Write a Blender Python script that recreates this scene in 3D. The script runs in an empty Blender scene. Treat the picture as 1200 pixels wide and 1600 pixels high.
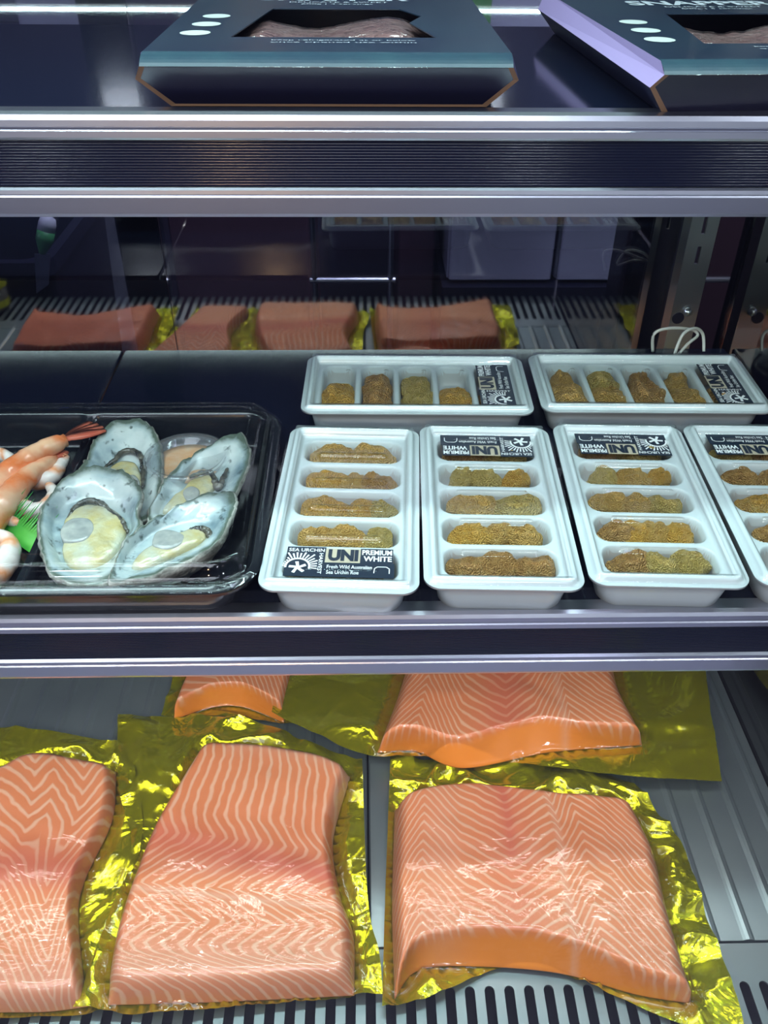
import bpy, math, random
import numpy as np
from mathutils import Vector, Matrix, noise
from mathutils.bvhtree import BVHTree

S = bpy.context.scene
COL = S.collection
rnd = random.Random(7)

# ------------------------------------------------------------------ camera, world, lights, exposure
PITCH, YAW, ROLL, FPX = math.radians(37.2), math.radians(-1.5), math.radians(-0.5), 1358.0
CAM = Vector((0, 0, 0.65))
RM = Matrix.Rotation(YAW, 3, 'Z') @ Matrix.Rotation(math.pi / 2 - PITCH, 3, 'X') @ Matrix.Rotation(-ROLL, 3, 'Z')
cd = bpy.data.cameras.new('camera')
cd.sensor_fit = 'VERTICAL'; cd.sensor_height = 36; cd.lens = FPX / 1600 * 36
cd.clip_start = 0.01
cam = bpy.data.objects.new('camera', cd); COL.objects.link(cam)
cam.matrix_world = Matrix.Translation(CAM) @ RM.to_4x4()
S.camera = cam
S.view_settings.view_transform = 'Standard'; S.view_settings.look = 'None'
S.view_settings.gamma = 1; S.view_settings.use_curve_mapping = False
S.view_settings.exposure = 0.0
S.cycles.transparent_max_bounces = 24
S.cycles.max_bounces = 10
S.cycles.sample_clamp_indirect = 3.0
S.cycles.caustics_reflective = False; S.cycles.caustics_refractive = False

w = bpy.data.worlds.new('world'); S.world = w; w.use_nodes = True
w.node_tree.nodes['Background'].inputs[0].default_value = (0.20, 0.22, 0.42, 1)
w.node_tree.nodes['Background'].inputs[1].default_value = 0.24

def area(name, loc, aim, sx, sy, power, color):
    l = bpy.data.lights.new(name, 'AREA'); l.shape = 'RECTANGLE'; l.size = sx; l.size_y = sy
    l.energy = power; l.color = color
    o = bpy.data.objects.new(name, l); COL.objects.link(o)
    o.location = loc
    o.rotation_euler = (Vector(aim) - Vector(loc)).to_track_quat('-Z', 'Y').to_euler()
    return o
COOL = (0.74, 1.0, 0.98)
area('canopy_led_light', (-0.1, 0.44, 0.90), (-0.1, 0.50, 0.55), 1.3, 0.03, 6.0, COOL)
area('middle_led_light', (-0.1, 0.487, 0.496), (-0.1, 0.60, 0.27), 1.3, 0.007, 1.6, COOL)
area('lower_led_light', (-0.1, 0.424, 0.212), (-0.1, 0.54, 0.0), 1.3, 0.016, 1.02, (1.0, 0.98, 0.93))
area('shop_ceiling_light', (-0.5, -0.9, 2.3), (0, -0.5, -.8), 2.4, 1.0, 65, (0.88, 0.93, 1.0))
area('purple_shop_light', (-2.0, 0.6, 1.25), (0.1, 0.55, 0.57), 0.8, 0.8, 14, (0.70, 0.62, 1.0))
area('shop_ceiling_light_b', (0.9, -0.3, 2.2), (0, 0.5, 0.3), 0.3, 0.9, 12, (0.75, 0.72, 1.0))
area('warm_shop_spotlight', (-0.27, -0.9, 1.0), (-0.1, 0.45, 0.4), 0.07, 0.07, 3.5, (1.0, 0.62, 0.32))
area('white_shop_spotlight', (0.34, -0.9, 1.0), (0.1, 0.45, 0.4), 0.09, 0.07, 2.5, (0.85, 0.92, 1.0))
area('white_shop_spotlight_b', (-0.66, -0.9, 1.0), (-0.1, 0.45, 0.4), 0.10, 0.07, 2.5, (0.85, 0.92, 1.0))
area('white_shop_spotlight_c', (0.80, -0.9, 1.0), (0.2, 0.45, 0.4), 0.08, 0.07, 2.0, (0.85, 0.92, 1.0))
area('kitchen_ceiling_light', (0.4, 1.3, 1.9), (0.3, 1.8, 0), 0.8, 0.3, 75, (0.78, 0.76, 1.0))

# ------------------------------------------------------------------ pixel to place
def ray(px, py):
    return RM @ Vector(((px - 600) / FPX, -(py - 800) / FPX, -1))
def at(px, py, z):
    d = ray(px, py); t = (z - CAM.z) / d.z
    return CAM + d * t
def aty(px, py, y):
    d = ray(px, py); return CAM + d * (y / d.y)

# ------------------------------------------------------------------ materials
def new_mat(name):
    m = bpy.data.materials.new(name); m.use_nodes = True
    nt = m.node_tree
    return m, nt, nt.nodes['Principled BSDF'], nt.nodes['Material Output']
def pbr(name, col, rough=0.5, metal=0.0, coat=0.0, bump=None, bscale=200, bdist=0.001, spec=0.5, emis=None, noise_col=None, ncs=30, sss=0, aniso=0):
    m, nt, b, out = new_mat(name)
    b.inputs['Base Color'].default_value = (*col, 1); b.inputs['Roughness'].default_value = rough
    b.inputs['Metallic'].default_value = metal; b.inputs['Coat Weight'].default_value = coat
    b.inputs['Specular IOR Level'].default_value = spec
    if sss:
        b.inputs['Subsurface Weight'].default_value = sss; b.inputs['Subsurface Radius'].default_value = (1, .5, .3)
        b.inputs['Subsurface Scale'].default_value = 0.004
    tc = nt.nodes.new('ShaderNodeTexCoord')
    if noise_col:
        n = nt.nodes.new('ShaderNodeTexNoise'); n.inputs['Scale'].default_value = ncs; n.inputs['Detail'].default_value = 6
        nt.links.new(tc.outputs['Object'], n.inputs['Vector'])
        r = nt.nodes.new('ShaderNodeValToRGB'); r.color_ramp.elements[0].position = .35; r.color_ramp.elements[1].position = .68
        r.color_ramp.elements[0].color = (*col, 1); r.color_ramp.elements[1].color = (*noise_col, 1)
        nt.links.new(n.outputs['Fac'], r.inputs[0]); nt.links.new(r.outputs[0], b.inputs['Base Color'])
    if bump:
        n = nt.nodes.new('ShaderNodeTexNoise'); n.inputs['Scale'].default_value = bscale; n.inputs['Detail'].default_value = 5
        nt.links.new(tc.outputs['Object'], n.inputs['Vector'])
        bp = nt.nodes.new('ShaderNodeBump'); bp.inputs['Strength'].default_value = bump; bp.inputs['Distance'].default_value = bdist
        nt.links.new(n.outputs['Fac'], bp.inputs['Height']); nt.links.new(bp.outputs[0], b.inputs['Normal'])
    if emis:
        b.inputs['Emission Color'].default_value = (*emis[0], 1); b.inputs['Emission Strength'].default_value = emis[1]
    return m
def thin(name, refl=0.06, rough=0.05, tint=(1, 1, 1), bump=0, bscale=40, bdist=0.002, edge=0.6, haze=0.0, stretch=None):
    """thin clear sheet: see-through with a fresnel sheen"""
    m, nt, b, out = new_mat(name); nt.nodes.remove(b)
    tr = nt.nodes.new('ShaderNodeBsdfTransparent'); tr.inputs[0].default_value = (*tint, 1)
    gl = nt.nodes.new('ShaderNodeBsdfGlossy'); gl.inputs['Roughness'].default_value = rough
    mx = nt.nodes.new('ShaderNodeMixShader')
    lw = nt.nodes.new('ShaderNodeLayerWeight'); lw.inputs['Blend'].default_value = 0.25
    mr = nt.nodes.new('ShaderNodeMapRange'); mr.inputs['To Min'].default_value = refl; mr.inputs['To Max'].default_value = edge
    nt.links.new(lw.outputs['Fresnel'], mr.inputs['Value']); nt.links.new(mr.outputs[0], mx.inputs[0])
    nt.links.new(tr.outputs[0], mx.inputs[1]); nt.links.new(gl.outputs[0], mx.inputs[2])
    last = mx
    if bump:
        tc = nt.nodes.new('ShaderNodeTexCoord'); mp = nt.nodes.new('ShaderNodeMapping')
        if stretch: mp.inputs['Scale'].default_value = stretch
        n = nt.nodes.new('ShaderNodeTexNoise'); n.inputs['Scale'].default_value = bscale; n.inputs['Detail'].default_value = 4; n.inputs['Distortion'].default_value = 0.6
        bp = nt.nodes.new('ShaderNodeBump'); bp.inputs['Strength'].default_value = bump; bp.inputs['Distance'].default_value = bdist
        nt.links.new(tc.outputs['Object'], mp.inputs[0]); nt.links.new(mp.outputs[0], n.inputs['Vector'])
        nt.links.new(n.outputs['Fac'], bp.inputs['Height'])
        nt.links.new(bp.outputs[0], gl.inputs['Normal']); nt.links.new(bp.outputs[0], lw.inputs['Normal'])
    if haze:
        df = nt.nodes.new('ShaderNodeBsdfDiffuse'); df.inputs[0].default_value = (0.9, 0.95, 1, 1)
        m2 = nt.nodes.new('ShaderNodeMixShader'); m2.inputs[0].default_value = haze
        nt.links.new(mx.outputs[0], m2.inputs[1]); nt.links.new(df.outputs[0], m2.inputs[2]); last = m2
    nt.links.new(last.outputs[0], out.inputs['Surface'])
    return m

M = {}
M['aluminium'] = pbr('brushed_aluminium', (0.62, 0.64, 0.72), 0.28, 1.0, bump=.15, bscale=60, bdist=.0004)
M['grille'] = pbr('grille_steel', (0.26, 0.30, 0.31), 0.42, .9, bump=.12, bscale=90, bdist=.0005)
M['steel'] = pbr('stainless_steel', (0.50, 0.54, 0.56), 0.30, 1.0, bump=.12, bscale=90, bdist=.0005)
M['steel_deck'] = pbr('stainless_deck', (0.36, 0.44, 0.45), 0.34, 0.8, bump=.12, bscale=120, bdist=.0005, noise_col=(0.28, 0.35, 0.37), ncs=9)
M['insert'] = pbr('black_insert', (0.004, 0.006, 0.022), 0.16, 0.0, spec=.35)
M['black_shelf'] = pbr('black_shelf', (0.004, 0.007, 0.018), 0.10, 0.0, bump=.05, bscale=30, bdist=.0003)
M['black'] = pbr('black_frame', (0.006, 0.007, 0.018), 0.4)
M['case_dark'] = pbr('case_dark_wall', (0.012, 0.014, 0.028), 0.35)
M['tray'] = pbr('white_tray_plastic', (0.62, 0.72, 0.74), 0.22)
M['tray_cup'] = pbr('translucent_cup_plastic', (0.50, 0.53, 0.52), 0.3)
M['lid'] = thin('clear_lid', .05, .06, edge=.6)
M['lid_platter'] = thin('clear_platter_lid', .03, .05, tint=(.97, .99, 1), edge=.5)
M['film'] = thin('vacuum_film', .03, .075, bump=.40, bscale=20, bdist=.008, edge=.5, stretch=(1, 1.8, 1))
M['front_glass'] = thin('front_glass', .03, .02, tint=(.97, .985, 1), edge=.5)
M['rear_glass'] = thin('coated_rear_glass', .27, .03, tint=(.62, .64, .70), edge=.8)
M['side_glass'] = thin('coated_side_glass', .35, .04, tint=(.06, .08, .12), edge=.8)
M['label_navy'] = pbr('label_navy', (0.008, 0.018, 0.035), 0.35)
M['label_white'] = pbr('label_white', (0.78, 0.84, 0.84), 0.5)
M['label_beige'] = pbr('label_beige', (0.46, 0.42, 0.31), 0.35)
M['box_navy'] = pbr('navy_card', (0.006, 0.015, 0.036), 0.36, coat=.15, noise_col=(0.010, 0.030, 0.050), ncs=14)
M['box_fold'] = pbr('navy_card_fold', (0.012, 0.035, 0.060), 0.45, noise_col=(0.02, 0.06, 0.08), ncs=30, bump=.4, bscale=25, bdist=.004)
M['box_side'] = pbr('navy_card_plain', (0.012, 0.012, 0.040), 0.38)
M['box_flap'] = pbr('lavender_card', (0.40, 0.33, 0.60), 0.4)
M['kraft'] = pbr('kraft_edge', (0.36, 0.22, 0.13), 0.7)
M['print'] = pbr('white_print', (0.55, 0.62, 0.68), 0.5)
M['print_badge'] = pbr('badge_print', (0.50, 0.58, 0.56), 0.5)
M['fish_film'] = thin('fish_film', .30, .16, bump=1.0, bscale=110, bdist=.006, edge=.9)
M['pink_fish'] = pbr('pink_fish_flesh', (0.42, 0.22, 0.22), 0.35, noise_col=(.55, .36, .34), ncs=60)
M['platter'] = pbr('black_platter', (0.010, 0.012, 0.016), 0.16)
M['sauce'] = pbr('orange_sauce', (0.82, 0.38, 0.13), 0.35, noise_col=(.82, .55, .33), ncs=90)
M['cup'] = thin('clear_cup', .07, .12, edge=.55, haze=.06)
M['grass'] = pbr('green_plastic', (0.03, 0.30, 0.05), 0.25, noise_col=(.10, .45, .06), ncs=40)
M['white_cable'] = pbr('white_cable', (0.82, 0.86, 0.80), 0.45)
M['yellow'] = pbr('yellow_plastic', (0.50, 0.48, 0.03), 0.35)
M['jar_brown'] = pbr('jar_content', (0.10, 0.09, 0.08), 0.3)
M['cab_white'] = pbr('white_cabinet', (0.42, 0.44, 0.52), 0.25)
M['cab_grey'] = pbr('grey_bench', (0.36, 0.37, 0.42), 0.4)
M['kitchen_wall'] = pbr('kitchen_wall', (0.045, 0.04, 0.065), 0.6)
M['brown'] = pbr('brown_panel', (0.09, 0.05, 0.07), 0.5)
M['shop_floor'] = pbr('shop_floor_tile', (0.50, 0.50, 0.60), 0.5)
M['kfloor'] = pbr('kitchen_floor', (0.02, 0.02, 0.035), 0.4)
M['knife_white'] = pbr('handle_white', (0.7, 0.72, 0.75), 0.4)
M['knife_green'] = pbr('handle_green', (0.05, 0.28, 0.08), 0.4)
M['led'] = pbr('led_diffuser', (0.9, 0.9, 0.9), 0.5, emis=((.9, 1, 1), 1.5))
M['led_blue'] = pbr('blue_led', (0.1, 0.1, 0.5), 0.5, emis=((.12, .12, 1.0), 1.6))
M['appliance_dark'] = pbr('appliance_dark', (0.05, 0.055, 0.08), 0.35)
M['red'] = pbr('red_cap', (0.35, 0.05, 0.08), 0.4)
M['green_item'] = pbr('green_pack', (0.08, 0.30, 0.05), 0.4)

def foil_mat():
    m, nt, b, out = new_mat('gold_foil')
    b.inputs['Base Color'].default_value = (0.66, 0.64, 0.010, 1); b.inputs['Metallic'].default_value = .80
    b.inputs['Roughness'].default_value = .23
    tc = nt.nodes.new('ShaderNodeTexCoord')
    n = nt.nodes.new('ShaderNodeTexNoise'); n.inputs['Scale'].default_value = 16; n.inputs['Detail'].default_value = 3; n.inputs['Distortion'].default_value = 1.2
    v = nt.nodes.new('ShaderNodeTexVoronoi'); v.inputs['Scale'].default_value = 24; v.feature = 'DISTANCE_TO_EDGE'
    nt.links.new(tc.outputs['Object'], n.inputs['Vector'])
    mixv = nt.nodes.new('ShaderNodeMix'); mixv.data_type = 'RGBA'; mixv.inputs[0].default_value = .12
    nt.links.new(tc.outputs['Object'], mixv.inputs[6]); nt.links.new(n.outputs['Color'], mixv.inputs[7])
    nt.links.new(mixv.outputs[2], v.inputs['Vector'])
    ad = nt.nodes.new('ShaderNodeMath'); ad.operation = 'ADD'
    nt.links.new(n.outputs['Fac'], ad.inputs[0]); nt.links.new(v.outputs['Distance'], ad.inputs[1])
    at_ = nt.nodes.new('ShaderNodeAttribute'); at_.attribute_name = 'crumple'
    mul = nt.nodes.new('ShaderNodeMath'); mul.operation = 'MULTIPLY'
    nt.links.new(ad.outputs[0], mul.inputs[0]); nt.links.new(at_.outputs['Fac'], mul.inputs[1])
    bp = nt.nodes.new('ShaderNodeBump'); bp.inputs['Strength'].default_value = .45; bp.inputs['Distance'].default_value = .006
    nt.links.new(mul.outputs[0], bp.inputs['Height']); nt.links.new(bp.outputs[0], b.inputs['Normal'])
    return m
M['foil'] = foil_mat()

def salmon_mat():
    m, nt, b, out = new_mat('salmon_flesh')
    N = nt.nodes.new; L = nt.links.new
    def math_(op, a, c=None, clamp=False):
        n = N('ShaderNodeMath'); n.operation = op; n.use_clamp = clamp
        for i, x in enumerate((a, c)):
            if x is None: continue
            if isinstance(x, (int, float)): n.inputs[i].default_value = x
            else: L(x, n.inputs[i])
        return n.outputs[0]
    tc = N('ShaderNodeTexCoord')
    def attr(nm):
        a = N('ShaderNodeAttribute'); a.attribute_name = nm; return a.outputs['Fac']
    n1 = N('ShaderNodeTexNoise'); n1.inputs['Scale'].default_value = 45; n1.inputs['Detail'].default_value = 2
    L(tc.outputs['Object'], n1.inputs['Vector'])
    n2 = N('ShaderNodeTexNoise'); n2.inputs['Scale'].default_value = 14; n2.inputs['Detail'].default_value = 3
    L(tc.outputs['Object'], n2.inputs['Vector'])
    ph = math_('ADD', attr('phase'), math_('MULTIPLY', n1.outputs['Fac'], .9))
    s = math_('SINE', math_('MULTIPLY', ph, 2 * math.pi))
    s = math_('ADD', math_('MULTIPLY', s, .5), .5)
    mr = N('ShaderNodeMapRange'); mr.interpolation_type = 'SMOOTHSTEP'
    L(s, mr.inputs['Value']); mr.inputs['From Min'].default_value = .56; mr.inputs['From Max'].default_value = 1.0
    band = attr('band'); flank = attr('flank')
    vis = math_('MULTIPLY', math_('SUBTRACT', 1.0, math_('MULTIPLY', band, .62)), math_('SUBTRACT', 1.0, flank))
    vis = math_('MULTIPLY', vis, math_('ADD', .45, math_('MULTIPLY', n2.outputs['Fac'], .9)), True)
    fat = attr('fat')
    line = math_('MULTIPLY', mr.outputs[0], vis)
    def mixc(f, a, c):
        n = N('ShaderNodeMix'); n.data_type = 'RGBA'
        if isinstance(f, (int, float)): n.inputs[0].default_value = f
        else: L(f, n.inputs[0])
        for i, x in ((6, a), (7, c)):
            if isinstance(x, tuple): n.inputs[i].default_value = (*x, 1)
            else: L(x, n.inputs[i])
        return n.outputs[2]
    base = mixc(n2.outputs['Fac'], (0.74, 0.21, 0.070), (0.79, 0.29, 0.125))
    base = mixc(math_('MULTIPLY', band, .8), base, (0.66, 0.15, 0.085))
    base = mixc(flank, base, (0.86, 0.27, 0.03))
    base = mixc(math_('MULTIPLY', fat, .6), base, (0.80, 0.50, 0.36))
    c = mixc(math_('MULTIPLY', line, .85), base, (0.86, 0.54, 0.35))
    L(c, b.inputs['Base Color'])
    b.inputs['Roughness'].default_value = .38
    bp = N('ShaderNodeBump'); bp.inputs['Strength'].default_value = .25; bp.inputs['Distance'].default_value = .0008
    L(line, bp.inputs['Height']); L(bp.outputs[0], b.inputs['Normal'])
    return m
M['salmon'] = salmon_mat()

def roe_mat(name, c1, c2, c3):
    m, nt, b, out = new_mat(name)
    tc = nt.nodes.new('ShaderNodeTexCoord')
    n = nt.nodes.new('ShaderNodeTexNoise'); n.inputs['Scale'].default_value = 4.5; n.inputs['Detail'].default_value = 8; n.inputs['Roughness'].default_value = .7
    nt.links.new(tc.outputs['Object'], n.inputs['Vector'])
    r = nt.nodes.new('ShaderNodeValToRGB'); e = r.color_ramp.elements
    e[0].position = .30; e[0].color = (*c1, 1); e[1].position = .7; e[1].color = (*c3, 1)
    k = e.new(.48); k.color = (*c2, 1)
    nt.links.new(n.outputs['Fac'], r.inputs[0]); nt.links.new(r.outputs[0], b.inputs['Base Color'])
    v = nt.nodes.new('ShaderNodeTexVoronoi'); v.inputs['Scale'].default_value = 32
    nt.links.new(tc.outputs['Object'], v.inputs['Vector'])
    bp = nt.nodes.new('ShaderNodeBump'); bp.inputs['Strength'].default_value = .9; bp.inputs['Distance'].default_value = .010; bp.invert = True
    nt.links.new(v.outputs['Distance'], bp.inputs['Height']); nt.links.new(bp.outputs[0], b.inputs['Normal'])
    b.inputs['Roughness'].default_value = .42
    return m
M['roe'] = [roe_mat('roe_mustard', (.66, .36, .08), (.86, .52, .14), (.93, .64, .22)),
            roe_mat('roe_orange', (.78, .38, .05), (.93, .52, .10), (.95, .64, .17)),
            roe_mat('roe_brown', (.46, .23, .07), (.68, .38, .12), (.82, .52, .19)),
            roe_mat('roe_olive', (.60, .42, .10), (.80, .58, .17), (.92, .72, .28))]

def shell_mat():
    m, nt, b, out = new_mat('oyster_nacre')
    N = nt.nodes.new; L = nt.links.new
    tc = N('ShaderNodeTexCoord')
    n = N('ShaderNodeTexNoise'); n.inputs['Scale'].default_value = 38; n.inputs['Detail'].default_value = 4
    L(tc.outputs['Object'], n.inputs['Vector'])
    r = N('ShaderNodeValToRGB'); e = r.color_ramp.elements
    e[0].position = .30; e[0].color = (.16, .23, .26, 1); e[1].position = .66; e[1].color = (.60, .66, .63, 1)
    k = e.new(.46); k.color = (.38, .47, .48, 1)
    L(n.outputs['Fac'], r.inputs[0])
    n2 = N('ShaderNodeTexNoise'); n2.inputs['Scale'].default_value = 130; n2.inputs['Detail'].default_value = 3
    L(tc.outputs['Object'], n2.inputs['Vector'])
    r2 = N('ShaderNodeValToRGB'); r2.color_ramp.elements[0].position = .30; r2.color_ramp.elements[0].color = (.06, .08, .07, 1)
    r2.color_ramp.elements[1].position = .40; r2.color_ramp.elements[1].color = (1, 1, 1, 1)
    L(n2.outputs['Fac'], r2.inputs[0])
    mx = N('ShaderNodeMix'); mx.data_type = 'RGBA'; mx.blend_type = 'MULTIPLY'; mx.inputs[0].default_value = .8
    L(r.outputs[0], mx.inputs[6]); L(r2.outputs[0], mx.inputs[7]); L(mx.outputs[2], b.inputs['Base Color'])
    b.inputs['Roughness'].default_value = .22; b.inputs['Coat Weight'].default_value = .4
    ra = N('ShaderNodeAttribute'); ra.attribute_name = 'rim'
    ml = N('ShaderNodeMath'); ml.operation = 'MULTIPLY'; L(ra.outputs['Fac'], ml.inputs[0]); L(n2.outputs['Fac'], ml.inputs[1])
    ms = N('ShaderNodeMath'); ms.operation = 'MULTIPLY'; ms.inputs[1].default_value = 2.5; ms.use_clamp = True; L(ml.outputs[0], ms.inputs[0])
    m3 = N('ShaderNodeMix'); m3.data_type = 'RGBA'; L(ms.outputs[0], m3.inputs[0]); L(mx.outputs[2], m3.inputs[6]); m3.inputs[7].default_value = (.10, .13, .10, 1)
    L(m3.outputs[2], b.inputs['Base Color'])
    bp = N('ShaderNodeBump'); bp.inputs['Strength'].default_value = .5; bp.inputs['Distance'].default_value = .003
    L(n.outputs['Fac'], bp.inputs['Height']); L(bp.outputs[0], b.inputs['Normal'])
    return m
M['nacre'] = shell_mat()
M['shell_out'] = pbr('oyster_rough_shell', (0.10, 0.10, 0.08), 0.7, bump=.9, bscale=160, bdist=.003, noise_col=(.50, .50, .44), ncs=80)
M['oyster_meat'] = pbr('oyster_meat', (0.50, 0.42, 0.18), 0.14, coat=.8, noise_col=(.52, .54, .42), ncs=75, bump=.7, bscale=110, bdist=.004)
M['oyster_grey'] = pbr('oyster_muscle', (0.27, 0.29, 0.28), 0.14, coat=.8, noise_col=(.44, .45, .40), ncs=110, bump=.5, bscale=120, bdist=.002)
M['mantle'] = pbr('oyster_mantle', (0.012, 0.016, 0.016), 0.15, coat=.6, noise_col=(.14, .13, .10), ncs=140, bump=.5, bscale=250, bdist=.002)

def prawn_mat(name, white):
    m, nt, b, out = new_mat(name)
    N = nt.nodes.new; L = nt.links.new
    a = N('ShaderNodeAttribute'); a.attribute_name = 'along'
    tc = N('ShaderNodeTexCoord'); n = N('ShaderNodeTexNoise'); n.inputs['Scale'].default_value = 70; n.inputs['Detail'].default_value = 4
    L(tc.outputs['Object'], n.inputs['Vector'])
    ad = N('ShaderNodeMath'); ad.operation = 'ADD'; L(a.outputs['Fac'], ad.inputs[0]); L(n.outputs['Fac'], ad.inputs[1])
    fr = N('ShaderNodeMath'); fr.operation = 'PINGPONG'; L(ad.outputs[0], fr.inputs[0]); fr.inputs[1].default_value = .5
    r = N('ShaderNodeValToRGB'); e = r.color_ramp.elements
    e[0].position = .0; e[1].position = .85 if not white else .62
    e[0].color = (.78, .20, .06, 1) if not white else (.80, .34, .15, 1); e[1].color = (.86, .50, .30, 1) if not white else (.80, .74, .68, 1)
    mr = N('ShaderNodeMath'); mr.operation = 'MULTIPLY'; mr.inputs[1].default_value = 2; L(fr.outputs[0], mr.inputs[0])
    L(mr.outputs[0], r.inputs[0]); L(r.outputs[0], b.inputs['Base Color'])
    b.inputs['Roughness'].default_value = .22; b.inputs['Coat Weight'].default_value = .3
    return m
M['prawn'] = prawn_mat('prawn_orange', False)
M['prawn_white'] = prawn_mat('prawn_peeled', True)
M['prawn_tail'] = pbr('prawn_tail', (0.50, 0.09, 0.05), 0.3, noise_col=(.70, .20, .12), ncs=60)

# ------------------------------------------------------------------ object helpers
def tag(o, label=None, cat=None, group=None, kind=None):
    if label: o['label'] = label
    if cat: o['category'] = cat
    if group: o['group'] = group
    if kind: o['kind'] = kind
    return o
def link(name, me, mat, parent=None, smooth=False):
    o = bpy.data.objects.new(name, me); COL.objects.link(o)
    if mat:
        for mm in (mat if isinstance(mat, list) else [mat]): me.materials.append(mm)
    if smooth: me.shade_smooth()
    if parent: o.parent = parent
    return o
def mobj(name, vs, fs, mat, parent=None, smooth=False, attrs=None, mi=None):
    me = bpy.data.meshes.new(name); me.from_pydata([tuple(v) for v in vs], [], fs)
    if mi is not None: me.polygons.foreach_set('material_index', mi)
    if attrs:
        for k, v in attrs.items():
            a = me.attributes.new(k, 'FLOAT', 'POINT'); a.data.foreach_set('value', np.asarray(v, dtype=np.float32))
    me.update()
    return link(name, me, mat, parent, smooth)
def empty(name, loc=(0, 0, 0), rz=0):
    o = bpy.data.objects.new(name, None); COL.objects.link(o); o.location = loc; o.rotation_euler = (0, 0, rz)
    o.empty_display_size = .01
    return o
class MB:
    def __init__(s): s.v = []; s.f = []
    def add(s, vs, fs):
        o = len(s.v); s.v += [tuple(v) for v in vs]; s.f += [tuple(i + o for i in f) for f in fs]; return s
    def box(s, x0, x1, y0, y1, z0, z1, b=0):
        if b <= 0:
            return s.add([(x, y, z) for z in (z0, z1) for y in (y0, y1) for x in (x0, x1)],
                         [(0, 2, 3, 1), (4, 5, 7, 6), (0, 1, 5, 4), (2, 6, 7, 3), (0, 4, 6, 2), (1, 3, 7, 5)])
        loops = []
        for (i, z) in ((b, z0), (0, z0 + b), (0, z1 - b), (b, z1)):
            X0, X1, Y0, Y1 = x0 + i, x1 - i, y0 + i, y1 - i
            c = b
            loops.append([(X0 + c, Y0, z), (X1 - c, Y0, z), (X1, Y0 + c, z), (X1, Y1 - c, z), (X1 - c, Y1, z), (X0 + c, Y1, z), (X0, Y1 - c, z), (X0, Y0 + c, z)])
        return s.loft(loops, True, True)
    def loft(s, loops, cap0=False, cap1=False):
        n = len(loops[0]); vs = [p for l in loops for p in l]; fs = []
        for k in range(len(loops) - 1):
            for i in range(n):
                j = (i + 1) % n; fs.append((k * n + i, k * n + j, (k + 1) * n + j, (k + 1) * n + i))
        if cap0: fs.append(tuple(reversed(range(n))))
        if cap1: fs.append(tuple(range((len(loops) - 1) * n, len(loops) * n)))
        return s.add(vs, fs)
    def tube(s, pts, r, n=10, cap=True):
        pts = [Vector(p) for p in pts]; loops = []
        rs = r if isinstance(r, (list, tuple)) else [r] * len(pts)
        up = Vector((0, 0, 1))
        for i, p in enumerate(pts):
            t = (pts[min(i + 1, len(pts) - 1)] - pts[max(i - 1, 0)]).normalized()
            a = t.cross(up)
            if a.length < 1e-3: a = t.cross(Vector((1, 0, 0)))
            a.normalize(); c = a.cross(t).normalized()
            loops.append([p + (a * math.cos(2 * math.pi * k / n) + c * math.sin(2 * math.pi * k / n)) * rs[i] for k in range(n)])
        return s.loft(loops, cap, cap)
    def lathe(s, prof, c=(0, 0, 0), n=32, cap0=False, cap1=False):
        return s.loft([[(c[0] + r * math.cos(2 * math.pi * k / n), c[1] + r * math.sin(2 * math.pi * k / n), c[2] + z) for k in range(n)] for r, z in prof], cap0, cap1)
    def extrude_x(s, prof, x0, x1):
        n = len(prof)
        vs = [(x0, y, z) for y, z in prof] + [(x1, y, z) for y, z in prof]
        fs = [(i, (i + 1) % n, n + (i + 1) % n, n + i) for i in range(n)] + [tuple(reversed(range(n))), tuple(range(n, 2 * n))]
        return s.add(vs, fs)
    def build(s, name, mat, parent=None, smooth=False):
        return mobj(name, s.v, s.f, mat, parent, smooth)
def shift(o, loc):
    """put the origin of a world-built mesh at loc"""
    loc = Vector(loc); o.data.transform(Matrix.Translation(-loc)); o.location = loc; return o
def copy_tree(o, parent=None):
    c = o.copy(); COL.objects.link(c)
    if parent: c.parent = parent
    for ch in o.children: copy_tree(ch, c)
    return c
def sst(x, a, b):
    t = np.clip((x - a) / (b - a), 0, 1); return t * t * (3 - 2 * t)
def sd_rr(x, y, a, b, r):
    qx = np.abs(x) - (a - r); qy = np.abs(y) - (b - r)
    return np.hypot(np.maximum(qx, 0), np.maximum(qy, 0)) + np.minimum(np.maximum(qx, qy), 0) - r
def field(a, b, r, step, zf):
    """sheet over a rounded rectangle a x b (half sizes) with height zf(x, y, d)"""
    nx = int(2 * a / step) + 3; ny = int(2 * b / step) + 3
    xs = np.linspace(-a - step * .5, a + step * .5, nx); ys = np.linspace(-b - step * .5, b + step * .5, ny)
    X, Y = np.meshgrid(xs, ys); d = sd_rr(X, Y, a, b, r)
    e = 1e-5
    gx = (sd_rr(X + e, Y, a, b, r) - d) / e; gy = (sd_rr(X, Y + e, a, b, r) - d) / e
    o = d > 0
    Xn = np.where(o, X - gx * d, X); Yn = np.where(o, Y - gy * d, Y); dn = np.where(o, 0, d)
    Z = zf(Xn, Yn, dn)
    ok = d < step * 1.2
    vs = np.stack([Xn.ravel(), Yn.ravel(), Z.ravel()], 1); fs = []
    for j in range(ny - 1):
        for i in range(nx - 1):
            if ok[j, i] and ok[j, i + 1] and ok[j + 1, i] and ok[j + 1, i + 1]:
                k = j * nx + i; fs.append((k, k + 1, k + nx + 1, k + nx))
    used = sorted({i for f in fs for i in f}); mp = {u: n for n, u in enumerate(used)}
    return [tuple(vs[u]) for u in used], [tuple(mp[i] for i in f) for f in fs]
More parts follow.
